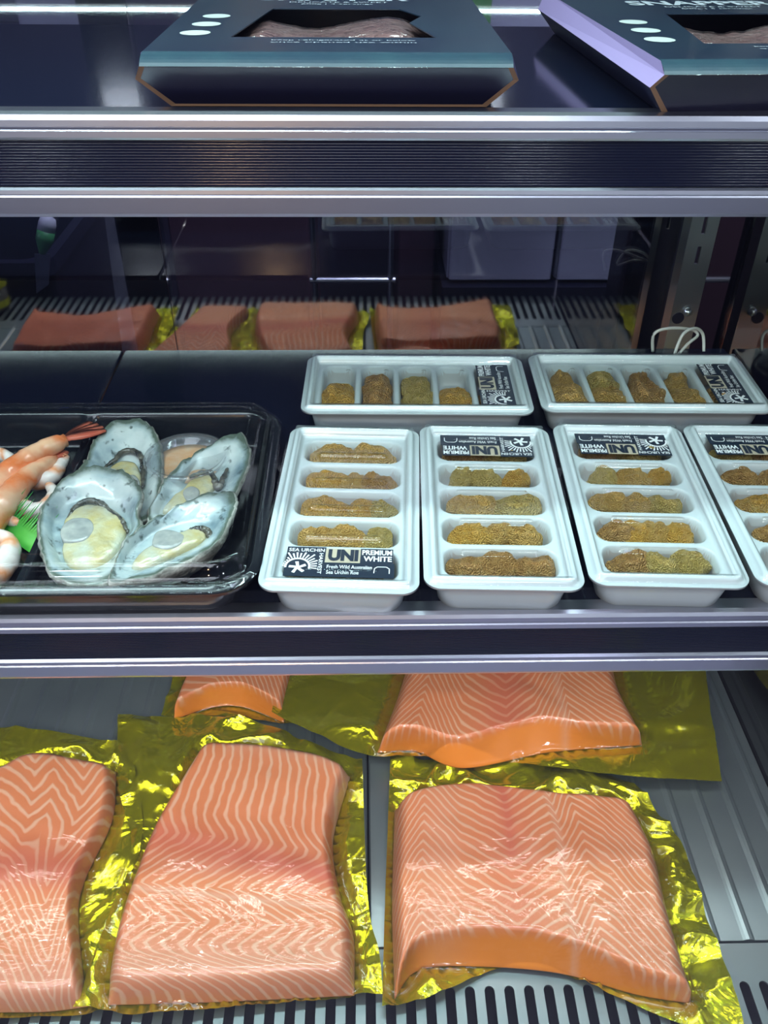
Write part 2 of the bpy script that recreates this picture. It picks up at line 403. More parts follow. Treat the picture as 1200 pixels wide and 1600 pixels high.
def rr_loop(a, b, r, z, n=8):
    out = []
    for q, (cx, cy) in enumerate(((a - r, b - r), (-a + r, b - r), (-a + r, -b + r), (a - r, -b + r))):
        for k in range(n + 1):
            t = math.pi / 2 * (q + k / n); out.append((cx + r * math.cos(t), cy + r * math.sin(t), z))
    return out
def text_mesh(s, size, bold=0.0, align='LEFT', sx=1.0, extr=0.0, spacing=1.0):
    cu = bpy.data.curves.new('txt', 'FONT'); cu.body = s; cu.size = size; cu.offset = bold; cu.align_x = align
    cu.extrude = extr; cu.resolution_u = 3; cu.space_character = spacing
    o = bpy.data.objects.new('txt', cu); COL.objects.link(o)
    bpy.context.view_layer.update()
    me = bpy.data.meshes.new_from_object(o.evaluated_get(bpy.context.evaluated_depsgraph_get()))
    vs = [(v.co.x * sx, v.co.y, v.co.z) for v in me.vertices]; fs = [tuple(p.vertices) for p in me.polygons]
    bpy.data.objects.remove(o); bpy.data.curves.remove(cu); bpy.data.meshes.remove(me)
    return vs, fs
def put(mb, vf, loc, rz=0, fit=None):
    """add a flat text mesh; fit = (width, height) scales it to that size"""
    vs, fs = vf
    if fit:
        x0 = min(v[0] for v in vs); x1 = max(v[0] for v in vs); y0 = min(v[1] for v in vs); y1 = max(v[1] for v in vs)
        vs = [((v[0] - x0) / (x1 - x0) * fit[0], (v[1] - y0) / (y1 - y0) * fit[1], v[2]) for v in vs]
    c, s_ = math.cos(rz), math.sin(rz)
    mb.add([(loc[0] + v[0] * c - v[1] * s_, loc[1] + v[0] * s_ + v[1] * c, loc[2] + v[2]) for v in vs], fs)

# ------------------------------------------------------------------ levels of the case
ZM, ZT = 0.27, 0.545          # shelf tops above the deck (z = 0)
YM0, YM1 = 0.392, 0.759       # middle shelf front and back
YT0 = 0.462                   # top shelf front
XL, XR = -0.78, 0.352         # ends of the case
YD = 0.85                     # rear doors

# ------------------------------------------------------------------ structure
tag(MB().box(-2.2, 2.4, 0.99, 3.6, -0.80, -0.75).build('floor', M['kfloor']), kind='structure')
tag(MB().box(-2.2, 2.4, 2.55, 2.62, -0.75, 1.9).build('wall_back', M['kitchen_wall']), kind='structure')
tag(MB().box(XL, XR, 0.185, YD + .02, -0.05, -0.045).build('floor_well', M['case_dark']), kind='structure')
tag(MB().box(XR, XR + .012, 0.19, YD + .04, -0.05, 1.0).build('wall_right', [M['side_glass']]), kind='structure')
tag(MB().box(XR + .03, XR + .05, 0.19, 1.3, -0.8, 1.0).build('wall_right_outer', M['case_dark']), kind='structure')
tag(MB().box(XL - .012, XL, 0.19, YD + .04, -0.05, 1.0).build('wall_left', M['front_glass']), kind='structure')
tag(MB().box(-3, 3, -3, 0.16, -0.82, -0.80).build('floor_shop', M['shop_floor']), kind='structure')
tag(MB().box(XL, XR, 0.165, 0.186, -0.80, -0.052).build('wall_front', M['case_dark']), kind='structure')
tag(MB().box(XL, XR, 0.175, 0.187, -0.05, 0.035, .002).build('trim_1', M['black']), kind='structure')
tag(MB().box(XL, XR, YD - .012, YD + .03, -0.045, 0.045, .002).build('trim_2', M['black']), kind='structure')
tag(MB().box(XL, XR, 0.33, YD + .03, 0.96, 1.0).build('ceiling', M['case_dark']), kind='structure')
# front glass leaning back
fg = MB().add([(XL, .182, .035), (XR, .182, .035), (XR, .36, .96), (XL, .36, .96)], [(0, 1, 2, 3)]).build('window_1', M['front_glass'])
tag(fg, kind='structure')

# deck panels of ribbed steel
def deck_panel(x0, x1, y0, y1, label):
    prof = [(x0 + .0008, -.012), (x0 + .0008, -.002), (x0 + .002, 0)]
    p = .026; k = math.ceil((x0 + .006) / p)
    while k * p < x1 - .006:
        c = k * p
        prof += [(c - .0045, 0), (c - .0025, .0012), (c, .0018), (c + .0025, .0012), (c + .0045, 0)]; k += 1
    prof += [(x1 - .002, 0), (x1 - .0008, -.002), (x1 - .0008, -.012)]
    n = len(prof); vs = [(x, y, z) for y in (y0, y1) for x, z in prof]
    fs = [(i, i + 1, n + i + 1, n + i) for i in range(n - 1)] + [tuple(range(n)), tuple(reversed(range(n, 2 * n)))]
    o = mobj('deck_panel', vs, fs, M['steel_deck'])
    shift(o, ((x0 + x1) / 2, (y0 + y1) / 2, 0))
    tag(o, label, 'deck panel')
    return o
xs = at(307, 1095, 0).x
deck_panel(XL, xs, .32, .838, 'ribbed steel deck panel left of the seam, bare ribs showing below the middle shelf')
deck_panel(xs, .0, .32, .838, 'ribbed steel deck panel under the middle salmon bag, right of the open seam')
deck_panel(.0, XR, .32, .838, 'ribbed steel deck panel under the right-hand salmon bags, next to the side wall')
def air_grille():
    mb = MB(); p = .0142; s = .0036; y0, ys, y1 = .19, .287, .318
    x = XL + p
    def q(pts): mb.add([(a, b_, 0) for a, b_ in pts], [tuple(range(len(pts)))])
    n = 8
    while x < XR - p / 2:
        q([(x - p / 2, y0), (x - s, y0), (x - s, ys), (x - p / 2, ys)])
        q([(x + s, y0), (x + p / 2, y0), (x + p / 2, ys), (x + s, ys)])
        arc = [(x - s * math.cos(math.pi * k / n), ys + s * math.sin(math.pi * k / n)) for k in range(n + 1)]
        q([(x - p / 2, ys)] + arc[:n // 2 + 1] + [(x, y1), (x - p / 2, y1)])
        q(arc[n // 2:] + [(x + p / 2, ys), (x + p / 2, y1), (x, y1)])
        x += p
    o = mb.build('air_grille', M['grille'])
    sm = o.modifiers.new('s', 'SOLIDIFY'); sm.thickness = .0015; sm.offset = -1
    shift(o, (-.2, .25, 0))
    tag(o, 'slotted steel air grille along the front edge of the deck', 'grille')
air_grille()

# shelves
def shelf_panel(x0, x1, y0, y1, z, label, cat='shelf'):
    o = MB().box(x0 + .0008, x1 - .0008, y0, y1, z - .006, z, .0012).build('display_shelf', M['black_shelf'])
    shift(o, ((x0 + x1) / 2, (y0 + y1) / 2, z)); tag(o, label, cat)
    return o
xs2 = at(172, 592, ZM).x
shelf_panel(XL, xs2, YM0 + .012, YM1, ZM, 'glossy black middle shelf panel at the left, under the seafood platter')
shelf_panel(xs2, XR - .003, YM0 + .012, YM1, ZM, 'glossy black middle shelf panel under the sea urchin trays')
shelf_panel(XL, XR - .003, YT0 + .012, .75, ZT, 'glossy black top shelf panel carrying the two navy snapper boxes')
def rail(yf, zt, label):
    root = empty('price_rail', (0, yf, zt))
    up = [(.012, .0022), (.003, .0022), (.0005, .0010), (-.0008, -.0012), (-.0012, -.0040), (-.0008, -.0046), (-.0008, -.0056), (-.0016, -.0062), (-.0020, -.0092), (-.0012, -.0104), (.002, -.0108), (.012, -.0108)]
    f = MB().extrude_x(up, XL + .002, XR - .003)
    lo = [(.012, -.0335), (-.0010, -.0335), (-.0030, -.0345), (-.0034, -.0365), (-.0030, -.0372), (-.0036, -.0380), (-.0046, -.0460), (-.0040, -.0478), (.000, -.0482), (.012, -.0480)]
    f.extrude_x(lo, XL + .002, XR - .003)
    f.extrude_x([(.010, -.0335), (.012, -.0335), (.012, -.0108), (.010, -.0108)], XL + .002, XR - .003)
    f.build('aluminium_frame', M['aluminium'], root)
    n = 16; pr = [(.0095, -.0108)]
    for k in range(n):
        z0 = -.0110 - .0223 * k / n; dz = -.0223 / n; y = .0004 - .0018 * k / n
        for t in (.04, .2, .35, .5, .65, .8, .96): pr.append((y + .0003 - .00016 * math.sin(math.pi * t), z0 + dz * t))
    pr += [(.0095, -.0334)]
    ch = MB().extrude_x(pr, XL + .003, XR - .004); ch.f = ch.f[:-2]; ch.build('price_channel', M['insert'], root, True)
    tag(root, label, 'price rail')
    led = empty('led_strip', (0, yf + .022, zt - .040))
    MB().box(XL + .05, XR - .05, -.006, .006, -.004, .004, .001).build('housing', M['aluminium'], led)
    MB().box(XL + .06, XR - .06, -.003, .003, -.0052, -.0042).build('diffuser', M['led'], led)
    return led
l1 = rail(YM0, ZM, 'aluminium and black ribbed price rail on the middle shelf, above the salmon bags')
tag(l1, 'white led strip tucked under the front of the middle shelf', 'light')
l2 = rail(YT0, ZT, 'aluminium and black ribbed price rail on the top shelf, below the navy boxes')
tag(l2, 'white led strip tucked under the front of the top shelf', 'light')

# rear sliding doors
xm = aty(208, 327, YD).x
def rear_door(n, x0, x1, posts):
    root = empty(n, ((x0 + x1) / 2, YD, 0)); c = (x0 + x1) / 2
    MB().box(x0 - c, x1 - c, 0, .004, .045, .96).build('glass', M['rear_glass'], root)
    for a, b in posts:
        MB().box(a - c, b - c, .006, .026, .046, .959, .002).build('frame', M['black'], root)
    MB().box(x0 - c, x1 - c, .006, .024, .9, .955, .002).build('frame', M['black'], root)
    tag(root, kind='structure')
pw = .022
xr0 = aty(1000, 327, YD).x
rear_door('door_1', XL, xm + pw, [(xm - pw, xm + pw - .001)])
rear_door('door_2', xm + pw + .001, XR - .03, [(xr0, XR - .035)])
# perforated shelf standard with screw
def standard():
    xa, xb = aty(1082, 340, .80).x, aty(1126, 340, .80).x
    root = empty('shelf_standard', ((xa + xb) / 2, .80, 0)); hw = (xb - xa) / 2
    ztop = .95; mb = MB()
    zs = .0; cuts = []
    z = .338
    while z < .94: cuts.append((z, z + .017)); z += .029
    s = .0018; prev = .003
    for a, b in cuts:
        mb.box(-hw, hw, 0, .003, prev, a); mb.box(-hw, -s, 0, .003, a, b); mb.box(s, hw, 0, .003, a, b); prev = b
    mb.box(-hw, hw, 0, .003, prev, ztop)
    mb.box(-hw, -hw + .002, .003, .02, .003, ztop); mb.box(hw - .002, hw, .003, .02, .003, ztop)
    mb.build('channel', M['steel'], root)
    hole = MB(); hc = aty(1060, 498, .798); hole.lathe([(.0001, 0), (.006, 0), (.006, .0006), (.0001, .0006)], n=24)
    h = hole.build('port', M['black'], root); h.location = (hc.x - (xa + xb) / 2, -.0005, hc.z); h.rotation_euler = (math.pi / 2, 0, 0)
    sc = aty(1072, 488, .797)
    k = MB().lathe([(.0001, .006), (.0025, .0055), (.0042, .0035), (.0045, .001), (.003, 0), (.0001, 0)], n=20).build('screw', M['steel'], root, True)
    k.location = (sc.x - (xa + xb) / 2 + .002, 0, sc.z); k.rotation_euler = (math.pi / 2, 0, 0)
    tag(root, 'slotted steel shelf standard in the rear right corner with a round-headed screw', 'shelf standard')
standard()
def cable():
    pts = []
    base = [(1022, 540), (1022, 522), (1045, 513), (1080, 515), (1090, 524), (1075, 537), (1058, 541), (1066, 524), (1085, 513), (1098, 522), (1102, 540)]
    ys = [.748, .745, .75, .76, .755, .745, .735, .742, .752, .757, .748]
    P = [aty(a, b, y) for (a, b), y in zip(base, ys)]
    P[0].z = ZM + .002; P[6].z = ZM + .003; P[-1].z = ZM + .002
    for i in range(len(P) - 1):
        p0 = P[max(i - 1, 0)]; p1 = P[i]; p2 = P[i + 1]; p3 = P[min(i + 2, len(P) - 1)]
        for k in range(6):
            t = k / 6
            pts.append(.5 * ((2 * p1) + (p2 - p0) * t + (2 * p0 - 5 * p1 + 4 * p2 - p3) * t * t + (3 * p1 - p0 - 3 * p2 + p3) * t ** 3))
    pts.append(P[-1])
    for p in pts: p.z = max(p.z, ZM + .0016)
    o = MB().tube(pts, .0015, 8).build('cable', M['white_cable'], None, True)
    shift(o, P[0]); tag(o, 'thin white cable looped at the rear right corner of the middle shelf', 'cable')
cable()

# ------------------------------------------------------------------ kitchen behind the glass
def cabinet(px0, px1, label, hside):
    Y = 1.62
    x0, x1 = aty(px0, 400, Y).x, aty(px1, 400, Y).x; zb = aty(840, 442, Y).z; zt = zb + .30
    root = empty('cabinet', ((x0 + x1) / 2, Y, zb)); hw = (x1 - x0) / 2 - .001
    MB().box(-hw, hw, .02, .5, 0, zt - zb, .003).build('body', M['cab_white'], root)
    d = MB().box(-hw + .003, hw - .003, 0, .019, .004, zt - zb - .004, .003).build('door', M['cab_white'], root)
    MB().tube([(hside * (hw - .03), -.004, .20), (hside * (hw - .03), -.02, .20), (hside * (hw - .03), -.02, .27), (hside * (hw - .03), -.004, .27)], .004).build('handle', M['steel'], d)
    tag(root, label, 'cabinet')
    return zb, zt
zb, zt = cabinet(700, 868, 'pale kitchen cabinet behind the case, left of the dark joint', 1)
cabinet(872, 1010, 'pale kitchen cabinet behind the case, right of the dark joint', -1)
xa = aty(690, 440, 1.62).x; xb = aty(1012, 440, 1.62).x
o = MB().box(xa, xb, 1.60, 2.12, zb - .69, zb - .001).build('plinth', M['black']); shift(o, (xa, 1.6, -.75)); tag(o, 'black base unit beneath the two pale kitchen cabinets', 'plinth')
o = MB().box(xa - .02, xb + .25, 1.58, 2.2, zt + .001, zt + .03, .004).build('worktop', M['cab_grey']); shift(o, (xa, 1.58, zt)); tag(o, 'light grey worktop over the pale kitchen cabinets behind the case', 'worktop')
# splashback rail, seen between the two boxes
p0 = aty(700, 80, 1.9); p1 = aty(900, 12, 1.9)
o = MB().box(p0.x - .1, p1.x + .3, 1.92, 2.12, zt + .031, p0.z + .14, .006).build('appliance', M['cab_grey']); shift(o, (p0.x, 1.92, zt)); tag(o, 'light grey appliance on the kitchen worktop, seen between the two boxes', 'appliance')
q = aty(752, 6, 1.85)
def small_pack():
    r = empty('food_pack', (q.x, 1.87, zt + .031)); h = q.z + .03 - zt - .031
    MB().box(-.02, .02, -.02, .02, 0, h, .003).build('carton', M['green_item'], r)
    MB().box(-.034, -.021, -.018, .018, 0, h, .003).build('end_flap', M['red'], r)
    tag(r, 'small green and red pack standing behind the left snapper box', 'food pack')
small_pack()
# dark equipment to the left
def bin_and_knife():
    Y = 1.30
    a, b = aty(-90, 420, Y), aty(122, 345, Y)
    root = empty('black_bin', ((a.x + b.x) / 2, Y, -.35)); hw = (b.x - a.x) / 2; h = b.z + .35
    mb = MB(); mb.loft([rr_loop(hw * .8, .14, .03, 0), rr_loop(hw, .17, .03, h), rr_loop(hw * .97, .165, .03, h), rr_loop(hw * .78, .13, .03, .01)], True, True)
    mb.build('bucket', M['black'], root)
    MB().loft([rr_loop(hw + .008, .178, .03, h - .018), rr_loop(hw + .008, .178, .03, h + .004), rr_loop(hw - .006, .164, .03, h + .004)], False, False).build('rim', M['black'], root)
    tag(root, 'black tub behind the glass at the far left, below a knife handle', 'tub')
    st = MB().box(root.location.x - .2, root.location.x + .2, Y - .2, Y + .2, -.75, -.351, .004).build('low_stand', M['black'])
    shift(st, (root.location.x, Y, -.75)); tag(st, 'low black stand beneath the black tub behind the glass', 'stand')
    k0 = aty(76, 337, Y - .19); k1 = aty(68, 385, Y - .20)
    kr = empty('knife', k1)
    v = k0 - k1
    MB().tube([v * .5, v * .75, v * .93, v * 1.0], [.011, .011, .009, .003], 12).build('handle_end', M['knife_white'], kr, True)
    MB().tube([v * -.25, v * 0, v * .2, v * .5], [.004, .008, .011, .011], 12).build('handle_grip', M['knife_green'], kr, True)
    MB().add([v * -.25 + Vector((-.010, 0, 0)), v * -.25 + Vector((.010, 0, 0)), v * -1.6 + Vector((.008, .03, 0)), v * -1.9 + Vector((-.006, .03, 0)),
              v * -.25 + Vector((-.010, .002, 0)), v * -.25 + Vector((.010, .002, 0)), v * -1.6 + Vector((.008, .032, 0)), v * -1.9 + Vector((-.006, .032, 0))],
             [(0, 1, 2, 3), (4, 7, 6, 5), (0, 4, 5, 1), (1, 5, 6, 2), (2, 6, 7, 3), (3, 7, 4, 0)]).build('blade', M['steel'], kr)
    tag(kr, 'knife with white and green handle hanging on the black tub', 'knife')
bin_and_knife()
def simple(name, px0, px1, py0, py1, Y, dep, mat, label, cat, zb=None, b=.004):
    a = aty(px0, py1, Y); c = aty(px1, py0, Y); x0, x1 = sorted((a.x, c.x))
    z0 = a.z if zb is None else zb
    o = MB().box(x0, x1, Y, Y + dep, z0, c.z, b).build(name, mat); shift(o, ((x0 + x1) / 2, Y, z0)); tag(o, label, cat); return o
sp0, sp1 = aty(108, 400, 1.5).x, aty(200, 400, 1.5).x
o = MB().box(sp0, sp1, 1.5, 1.53, -.75, .62, .004).build('splash_panel', M['cab_white']); shift(o, ((sp0 + sp1) / 2, 1.5, -.75)); tag(o, 'grey upright panel behind the glass between the black tub and the left door post', 'panel')
simple('storage_unit', 275, 480, 335, 440, 1.75, .4, M['brown'], 'dark brown storage unit behind the glass, left of the metal frame', 'storage unit', -.75)
simple('storage_unit', 622, 682, 335, 440, 1.72, .3, M['brown'], 'dark brown storage unit behind the glass, right of the metal frame', 'storage unit', -.75)
def tube_frame():
    Y = 1.66; a = aty(486, 336, Y); b = aty(492, 438, Y); c = aty(610, 438, Y)
    r = empty('metal_stand', (b.x, Y, -.75)); bz = b.z + .75
    MB().tube([(0, 0, .0), (0, 0, a.z + .85)], .006).build('leg', M['steel'], r)
    MB().tube([(c.x - b.x, 0, .0), (c.x - b.x, 0, a.z + .85)], .006).build('leg', M['steel'], r)
    MB().tube([(-.01, 0, bz), (c.x - b.x + .01, 0, bz)], .006).build('crossbar', M['steel'], r)
    MB().tube([(-.01, 0, a.z + .85), (c.x - b.x + .01, 0, a.z + .85)], .006).build('crossbar', M['steel'], r)
    tag(r, 'thin metal stand of tubes behind the glass between brown units', 'stand')
tube_frame()
def left_appliance():
    Y = 1.7; a = aty(-70, 170, Y); c = aty(100, 12, Y)
    r = empty('appliance', (a.x, Y, -.75))
    MB().box(0, c.x - a.x, 0, .4, 0, c.z + .75, .01).build('body', M['appliance_dark'], r)
    MB().box(.01, c.x - a.x - .01, -.012, -.001, c.z + .60, c.z + .73, .004).build('door', M['black'], r)
    for pa, pb in (((-6, 166), (36, 140)), ((60, 150), (70, 144))):
        p = aty(*pa, Y - .02) - r.location; q_ = aty(*pb, Y - .02) - r.location
        MB().tube([p, q_], .004).build('indicator_light', M['led_blue'], r)
    tag(r, 'dim dark appliance with a blue light strip at the top left behind the glass', 'appliance')
left_appliance()

# ------------------------------------------------------------------ snapper boxes
def snapper_box(loc, rz, label, fish_label, flip_badge):
    root = empty('snapper_box', loc, rz)
    H, L = .0262, .250
    prof = [(-.081, 0), (-.0945, .0150), (-.0905, H), (.0905, H), (.0945, .0150), (.081, 0)]
    HE = H - .0046
    pf = [(x, min(z, HE)) for x, z in prof]
    lean = lambda z: -.022 * z / H          # the end leans out towards the top
    wx = (-.0525, .0565); wy = (.036, .142)
    mb = MB()
    n = 6
    # flanks and bottom of the sleeve
    for i in (0, 3, 4, 5):
        a, b = prof[i], prof[(i + 1) % 6]
        c_, d_ = pf[i], pf[(i + 1) % 6]
        mb.add([(c_[0], lean(c_[1]), c_[1]), (d_[0], lean(d_[1]), d_[1]), (b[0], -.010, b[1]), (b[0], L, b[1]), (a[0], L, a[1]), (a[0], -.010, a[1])], [(0, 1, 2, 3, 4, 5)])
    mb.add([(x, L, z) for x, z in prof], [tuple(range(6))])
    mb.build('sleeve', M['box_side'], root)
    a, b = prof[1], prof[2]
    MB().add([(a[0], lean(a[1]), a[1]), (b[0], lean(HE), HE), (b[0], -.010, b[1]), (b[0], L, b[1]), (a[0], L, a[1])], [(0, 1, 2, 3, 4)]).build('side_flap', M['box_flap'], root)
    tp = MB(); X0, X1, Y0, Y1 = -.0905, .0905, lean(H) + .016, L
    hole = [(wx[0], wy[0]), (wx[1], wy[0]), (wx[1] - .012, wy[1] - .055), (wx[1] - .004, wy[1] - .03), (wx[1] - .016, wy[1]), (wx[0] + .014, wy[1])]
    outer = [(X0, Y0), (X1, Y0), (X1, .07), (X1, .1), (X1, Y1), (X0, Y1)]
    for z in (H, H - .0006):
        tp.add([(x, y, z) for x, y in hole + outer], [(i, (i + 1) % 6, 6 + (i + 1) % 6, 6 + i) for i in range(6)])
    tp.add([(x, y, H) for x, y in hole] + [(x, y, H - .0006) for x, y in hole], [(i, (i + 1) % 6, 6 + (i + 1) % 6, 6 + i) for i in range(6)])
    arc = []
    for k in range(7):
        t = k / 6; arc.append((lean(HE) + (Y0 - lean(HE)) * t ** 1.15, HE + (H - HE) * math.sin(t * math.pi / 2) ** .9))
    fb = MB()
    for q0, q1 in zip(arc, arc[1:]):
        fb.add([(X0, q0[0], q0[1]), (X1, q0[0], q0[1]), (X1, q1[0], q1[1]), (X0, q1[0], q1[1])], [(0, 1, 2, 3)])
    fb.build('front_fold', M['box_fold'], root, True)
    tp.build('top_panel', M['box_navy'], root, False)
    # kraft edge of the end and the recessed end panel
    inner = [(x * .972, .0008 + (z - HE / 2) * .93 + HE / 2 - .0003) for x, z in pf]
    ed = MB(); ed.add([(x, lean(z), z) for x, z in pf] + [(x, lean(z) + .0004, z) for x, z in inner], [(i, (i + 1) % 6, 6 + (i + 1) % 6, 6 + i) for i in range(6) if i != 2])
    ed.build('cut_edge', M['kraft'], root)
    MB().add([(x, lean(z) + .0005, z) for x, z in inner], [tuple(range(6))]).build('end_panel', M['box_side'], root)
    # print
    pr = MB(); z = H + .0003
    put(pr, text_mesh('SNAPPER', .02, .0006), (-.050, .176, z), fit=(.098, .020))
    pr.build('title_lettering', M['print'], root)
    for t_, x_, y_, w_, h_ in (('DELICATE & SWEET', -.030, .1665, .064, .0048), ('600g | 4 servings', -.022, .1575, .046, .0048), ('keep refrigerated at or below', -.030, .024, .075, .0030), ('once opened use within', -.030, .0175, .075, .0030)):
        p_ = MB(); put(p_, text_mesh(t_, .01), (x_, y_, z), fit=(w_, h_)); p_.build('small_lettering', M['print'], root)
    for k in range(3):
        bd = MB(); bd.lathe([(.0001, 0), (.0082, 0)], (-.0728 + .0018 * k, .047 + .030 * k, z), 24)
        bd.build('badge', M['print_badge'], root)
    fi = MB(); nx, ny = 40, 16; vs = []
    for j in range(ny + 1):
        for i in range(nx + 1):
            u = i / nx; v = j / ny; x = -.066 + .132 * u; y = .044 + .095 * v
            e = min(u, 1 - u, v, 1 - v); zz = .006 + .0155 * min(1, e / .22) ** .5 + .003 * math.sin(u * 9 + 1) * min(1, e * 6) + .0012 * noise.noise(Vector((x * 140, y * 140, loc[0] * 9)))
            vs.append((x, y, min(zz, .0242)))
    fs = [(j * (nx + 1) + i, j * (nx + 1) + i + 1, (j + 1) * (nx + 1) + i + 1, (j + 1) * (nx + 1) + i) for j in range(ny) for i in range(nx)]
    f = mobj('snapper_fillet', vs + [(-.066, .044, .004), (.066, .044, .004), (.066, .139, .004), (-.066, .139, .004)], fs + [(len(vs) + 3, len(vs) + 2, len(vs) + 1, len(vs))], M['pink_fish'], None, True)
    f.location = loc; f.rotation_euler = (0, 0, rz)
    tag(f, fish_label, 'fish fillet', 'snapper fillets in navy boxes')
    mobj('film', [(a, b, c + .0009) for a, b, c in vs], fs, M['fish_film'], root, True)
    tag(root, label, 'food box', 'navy snapper boxes on the top shelf')
b1 = at(515, 168, ZT); b2x = at(1035, 178, ZT)
snapper_box((b1.x, b1.y, ZT + .0005), 0, 'navy cardboard snapper box on the top shelf above the seafood and first trays', 'shiny wrapped snapper fillet inside the navy box at the left', 0)
snapper_box((b2x.x + .080, b2x.y, ZT + .0005), math.radians(2.5), 'navy cardboard snapper box at the right with a pale purple side flap', 'shiny wrapped snapper fillet inside the right navy box', 1)

# ------------------------------------------------------------------ sea urchin trays
TA, TB, TZ = .0490, .093, .027
PITCHY = .0323; CY = [(2 - k) * PITCHY for k in range(5)]       # far to near
CA, CB, CR = .0360, .0141, .0095
def tray_z(x, y, d):
    z = np.full_like(x, TZ)
    z = z + .0036 * sst(-d, .0035, .0050) - .0036 * sst(-d, .0080, .0095)
    z = z - .0030 * sst(-d, .0085, .0110)
    for c in CY:
        s = sd_rr(x, y - c, CA, CB, CR)
        z = z - .0165 * sst(-s, -.0006, .0042)
    return z
def lid_z(x, y, d):
    z = np.full_like(x, TZ + .0009)
    z = z + .0040 * sst(-d, .0045, .0058) - .0040 * sst(-d, .0088, .0102)
    z = z - .0026 * sst(-d, .0095, .0118)
    for c in CY:
        s = sd_rr(x, y - c + .0075, .0255, .0028, .0028)
        z = z + .0022 * sst(-s, 0, .0012)
    return z
def tray_proto():
    root = empty('urchin_tray')
    v, f = field(TA, TB, .011, .001, tray_z)
    body = MB().add(v, f)
    body.loft([rr_loop(TA, TB, .011, TZ), rr_loop(TA, TB, .011, TZ - .0016), rr_loop(TA - .007, TB - .007, .011, TZ - .002), rr_loop(TA - .008, TB - .008, .012, .014),
               rr_loop(TA - .0098, TB - .0098, .013, .002), rr_loop(TA - .0118, TB - .0118, .012, 0)], False, True)
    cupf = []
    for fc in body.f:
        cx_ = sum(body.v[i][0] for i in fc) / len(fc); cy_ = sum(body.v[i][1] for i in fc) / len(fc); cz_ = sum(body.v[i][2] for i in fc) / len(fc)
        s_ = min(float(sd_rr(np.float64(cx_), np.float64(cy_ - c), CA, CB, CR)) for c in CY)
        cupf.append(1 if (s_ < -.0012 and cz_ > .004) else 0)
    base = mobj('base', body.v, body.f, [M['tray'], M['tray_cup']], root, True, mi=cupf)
    v, f = field(TA + .0012, TB + .0012, .006, .001, lid_z)
    lid = mobj('lid', v, f, M['lid'], root, True)
    # label at the near end
    lx0, lx1, ly0, ly1 = -.0345, .0335, CY[4] - .0150, CY[4] + .0130; zl = TZ + .0009 - .0026 + .0017
    lab = empty('label'); lab.parent = root
    W = lx1 - lx0; Hh = ly1 - ly0
    nv = MB()
    nv.box(lx0, lx0 + .0245, ly0, ly1, zl, zl + .0003)
    nv.box(lx0 + .0245, lx1, ly0, ly0 + Hh * .48, zl, zl + .0003)
    nv.box(lx0 + .0465, lx1 - .0010, ly0 + Hh * .48, ly1 - .0005, zl, zl + .0003)
    put(nv, text_mesh('UNI', .02, .0012), (lx0 + .0262, ly0 + Hh * .53, zl + .0005), fit=(.0190, Hh * .40))
    nv.build('sticker', M['label_navy'], lab)
    MB().box(lx0 + .0245, lx0 + .0465, ly0 + Hh * .48, ly1 - .001, zl, zl + .0002).build('clear_panel', M['label_beige'], lab)
    wt = MB(); z = zl + .0005
    put(wt, text_mesh('SEA URCHIN', .01, .00015), (lx0 + .0012, ly1 - .0048, z), fit=(.0225, .0032))
    put(wt, text_mesh('HARVEST', .01, .00015), (lx0 + .0207, ly1 - .0062, z), -math.pi / 2, fit=(.0195, .0025))
    # rays round a sun with an urchin star
    cx, cy = lx0 + .0080, ly0 + .0088
    for k in range(17):
        t = math.radians(-8 + k * 11.5)
        r0, r1 = .0084, .0152 if k % 2 else .0128
        if math.cos(t) * r1 + cx < lx0 + .001: r1 = max(.0095, (lx0 + .001 - cx) / math.cos(t)) if math.cos(t) < -.2 else r1
        a = Vector((math.cos(t), math.sin(t), 0)); n_ = Vector((-a.y, a.x, 0)) * .00042
        ex = min(r1, (lx0 + .0200 - cx) / max(a.x, 1e-3) if a.x > 0 else r1, (ly1 - .0058 - cy) / max(a.y, 1e-3) if a.y > 0 else r1)
        ex = max(ex, r0 + .001)
        c0 = Vector((cx, cy, z))
        wt.add([c0 + a * r0 - n_, c0 + a * ex - n_ * 1.4, c0 + a * ex + n_ * 1.4, c0 + a * r0 + n_], [(0, 1, 2, 3)])
    ring = [(cx + r * math.cos(math.radians(t)), cy + r * math.sin(math.radians(t)), z) for r in (.0068, .0082) for t in range(-15, 190, 12)]
    m_ = len(ring) // 2
    wt.add(ring, [(i, m_ + i, m_ + i + 1, i + 1) for i in range(m_ - 1)])
    star = []
    for k in range(10):
        t = math.radians(90 + 36 * k + 8); r = .0056 if k % 2 == 0 else .0016
        star.append((cx + .0002 + r * math.cos(t - .16), cy - .001 + r * math.sin(t - .16), z + .0001))
        if k % 2 == 0: star.append((cx + .0002 + r * math.cos(t + .22), cy - .001 + r * math.sin(t + .22), z + .0001))
    c_ = len(star); star.append((cx + .0002, cy - .001, z + .0001))
    wt.add(star, [(i, (i + 1) % c_, c_) for i in range(c_)])
    put(wt, text_mesh('PREMIUM', .01, .0003), (lx0 + .0475, ly0 + Hh * .76, z), fit=(.0188, .0048))
    put(wt, text_mesh('WHITE', .01, .0003), (lx0 + .0485, ly0 + Hh * .54, z), fit=(.0178, .0050))
    put(wt, text_mesh('Fresh Wild Australian', .01, .0001), (lx0 + .0262, ly0 + Hh * .27, z), fit=(.0280, .0034))
    put(wt, text_mesh('Sea Urchin Roe', .01, .0001), (lx0 + .0262, ly0 + Hh * .09, z), fit=(.0200, .0034))
    ic = [(.0555, .15), (.0558, .30), (.0575, .36), (.0630, .36), (.0650, .30), (.0650, .14)]
